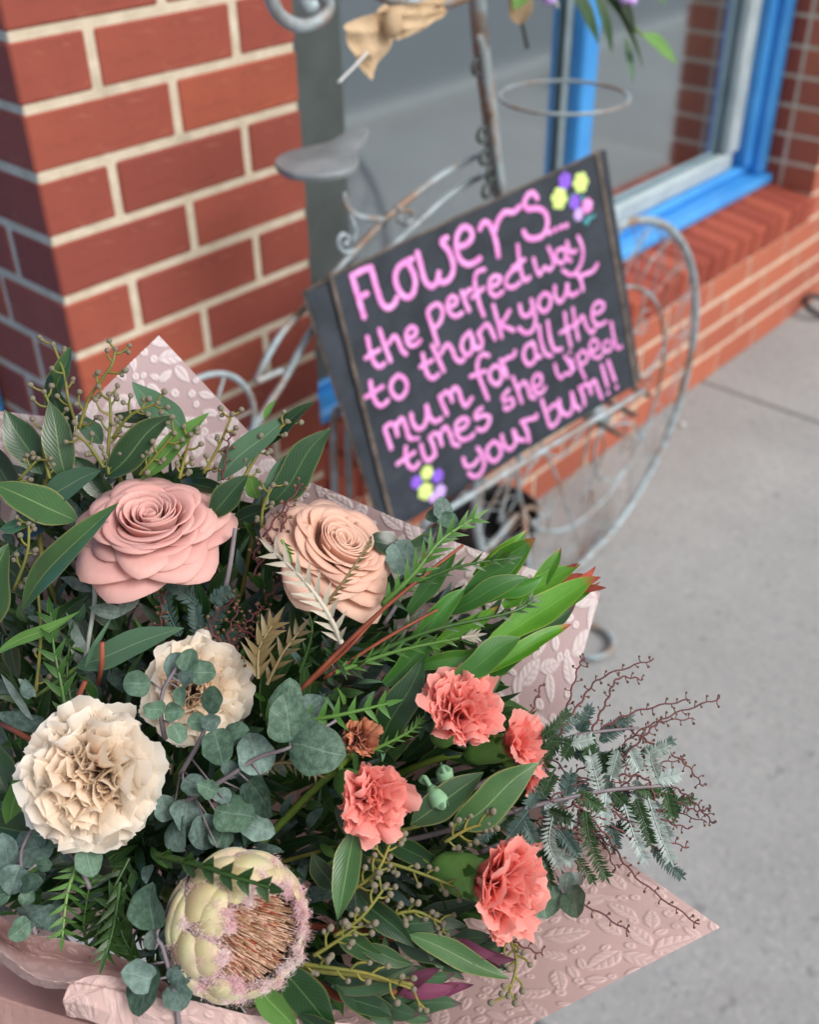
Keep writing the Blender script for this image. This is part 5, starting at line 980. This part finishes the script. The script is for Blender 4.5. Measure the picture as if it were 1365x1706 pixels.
# dark feathery acacia leaves deep between the rose and cream carnations
g = branch('acacia_branch', 'grey green feathery acacia leaves in the shade under the pink rose', 'foliage', (310, 1020, .02))
put_stem(g, [(330, 1120, .05), (360, 1030, .02), (380, 960, .008), (392, 880, .0)], [.0022, .0014], 'grey')
for p in ([(330, 1010, .015), (300, 985, .01), (270, 965, .008)], [(350, 1000, .015), (385, 985, .008)], [(300, 1060, .02), (280, 1020, .014), (275, 985, .012)], [(330, 1060, .02), (325, 1010, .012)], [(345, 1060, .02), (370, 1010, .014)], [(310, 1090, .025), (340, 1050, .018)], [(360, 1080, .025), (400, 1050, .02)]): frond(g, p, 18, 20, 4.4, 'acg', 62, .0005, True, .3, 'frond', 'ovate', .05, 8)
for p, n in (([(265, 1080, .02), (268, 1030, .012), (272, 985, .01)], 14), ([(380, 1090, .02), (410, 1040, .01), (440, 1010, .008)], 14), ([(400, 1110, .02), (380, 1060, .012), (400, 1010, .008)], 14), ([(440, 1000, .01), (470, 960, .004), (440, 900, .0)], 12), ([(380, 1080, .015), (350, 1040, .012), (400, 990, .008)], 14), ([(420, 930, .006), (455, 870, -.004), (505, 805, -.01)], 14), ([(420, 960, .004), (470, 880, -.006), (480, 835, -.01)], 10), ([(390, 1040, .01), (430, 1060, .006), (470, 1040, .004)], 14), ([(370, 800, .01), (378, 750, .004), (385, 720, .0)], 8)): raceme(g, p, n, 11, .0005, 'wine', .0012)
# cut woody stem stubs
for lb, a, b in (('short cut red brown stem stub poking up above the big cream carnation', (118, 1200, .01), (142, 1135, -.006)), ('cut red brown stem stub standing over the sage gum leaf', (164, 1140, .006), (170, 1070, -.014)), ('red brown stem stub entering from the left edge', (0, 1205, .01), (62, 1238, -.002))):
    p0, p1 = S(*a), S(*b); V, Fc = tube([p0, (p0 + p1) / 2 + rng.normal(0, .0008, 3), p1], [.0013, .0016, .0015], 8); tag(mobj('pruned_branch', V, Fc, MS['red']), lb, 'stem', 'cut stem stubs')

# ---- dense dark greenery filling the inside of the bouquet
POLY = [(-40, 790), (150, 770), (330, 800), (430, 840), (500, 920), (690, 960), (800, 990), (860, 1060), (820, 1150), (880, 1230), (900, 1330), (890, 1420), (800, 1480), (760, 1590), (660, 1640), (560, 1670), (420, 1670), (300, 1650), (210, 1580), (60, 1540), (-40, 1500)]
def inside(x, y):
    c = False; j = len(POLY) - 1
    for i in range(len(POLY)):
        (xi, yi), (xj, yj) = POLY[i], POLY[j]
        if (yi > y) != (yj > y) and x < (xj - xi) * (y - yi) / (yj - yi) + xi: c = not c
        j = i
    return c
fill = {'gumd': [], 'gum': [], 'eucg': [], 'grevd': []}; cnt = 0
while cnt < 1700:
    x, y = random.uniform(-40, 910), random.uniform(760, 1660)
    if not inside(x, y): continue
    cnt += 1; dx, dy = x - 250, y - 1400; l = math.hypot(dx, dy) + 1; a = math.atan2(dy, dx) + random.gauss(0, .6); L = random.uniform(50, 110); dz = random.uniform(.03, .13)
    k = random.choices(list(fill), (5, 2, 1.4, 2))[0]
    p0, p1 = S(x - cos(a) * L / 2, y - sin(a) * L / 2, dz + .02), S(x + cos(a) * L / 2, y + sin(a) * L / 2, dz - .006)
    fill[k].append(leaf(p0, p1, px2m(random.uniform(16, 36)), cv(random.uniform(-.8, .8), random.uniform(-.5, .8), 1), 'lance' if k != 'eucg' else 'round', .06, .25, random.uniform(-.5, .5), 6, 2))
cnt = 0
for q in ('sage', 'grev', 'lime', 'acg'): fill[q] = []
while cnt < 420:                                         # finer, lighter sprigs nearer the front
    x, y = random.uniform(-20, 890), random.uniform(790, 1630)
    if not inside(x, y): continue
    cnt += 1; a = math.atan2(y - 1400, x - 250) + random.gauss(0, .8); L = random.uniform(26, 58); dz = random.uniform(.014, .045); k = random.choices(['gum', 'eucg', 'sage', 'grev', 'lime', 'acg'], (3, 3, 2, 3, 1, 3))[0]
    p0, p1 = S(x, y, dz + .01), S(x + cos(a) * L, y + sin(a) * L, dz - .004)
    fill[k].append(leaf(p0, p1, px2m(random.uniform(7, 18) * (1.3 if k == 'eucg' else 1)), cv(random.uniform(-.8, .8), random.uniform(-.4, .8), 1), 'lance' if k != 'eucg' else 'round', .08, .3, random.uniform(-.8, .8), 7, 2))
for k, L in fill.items():
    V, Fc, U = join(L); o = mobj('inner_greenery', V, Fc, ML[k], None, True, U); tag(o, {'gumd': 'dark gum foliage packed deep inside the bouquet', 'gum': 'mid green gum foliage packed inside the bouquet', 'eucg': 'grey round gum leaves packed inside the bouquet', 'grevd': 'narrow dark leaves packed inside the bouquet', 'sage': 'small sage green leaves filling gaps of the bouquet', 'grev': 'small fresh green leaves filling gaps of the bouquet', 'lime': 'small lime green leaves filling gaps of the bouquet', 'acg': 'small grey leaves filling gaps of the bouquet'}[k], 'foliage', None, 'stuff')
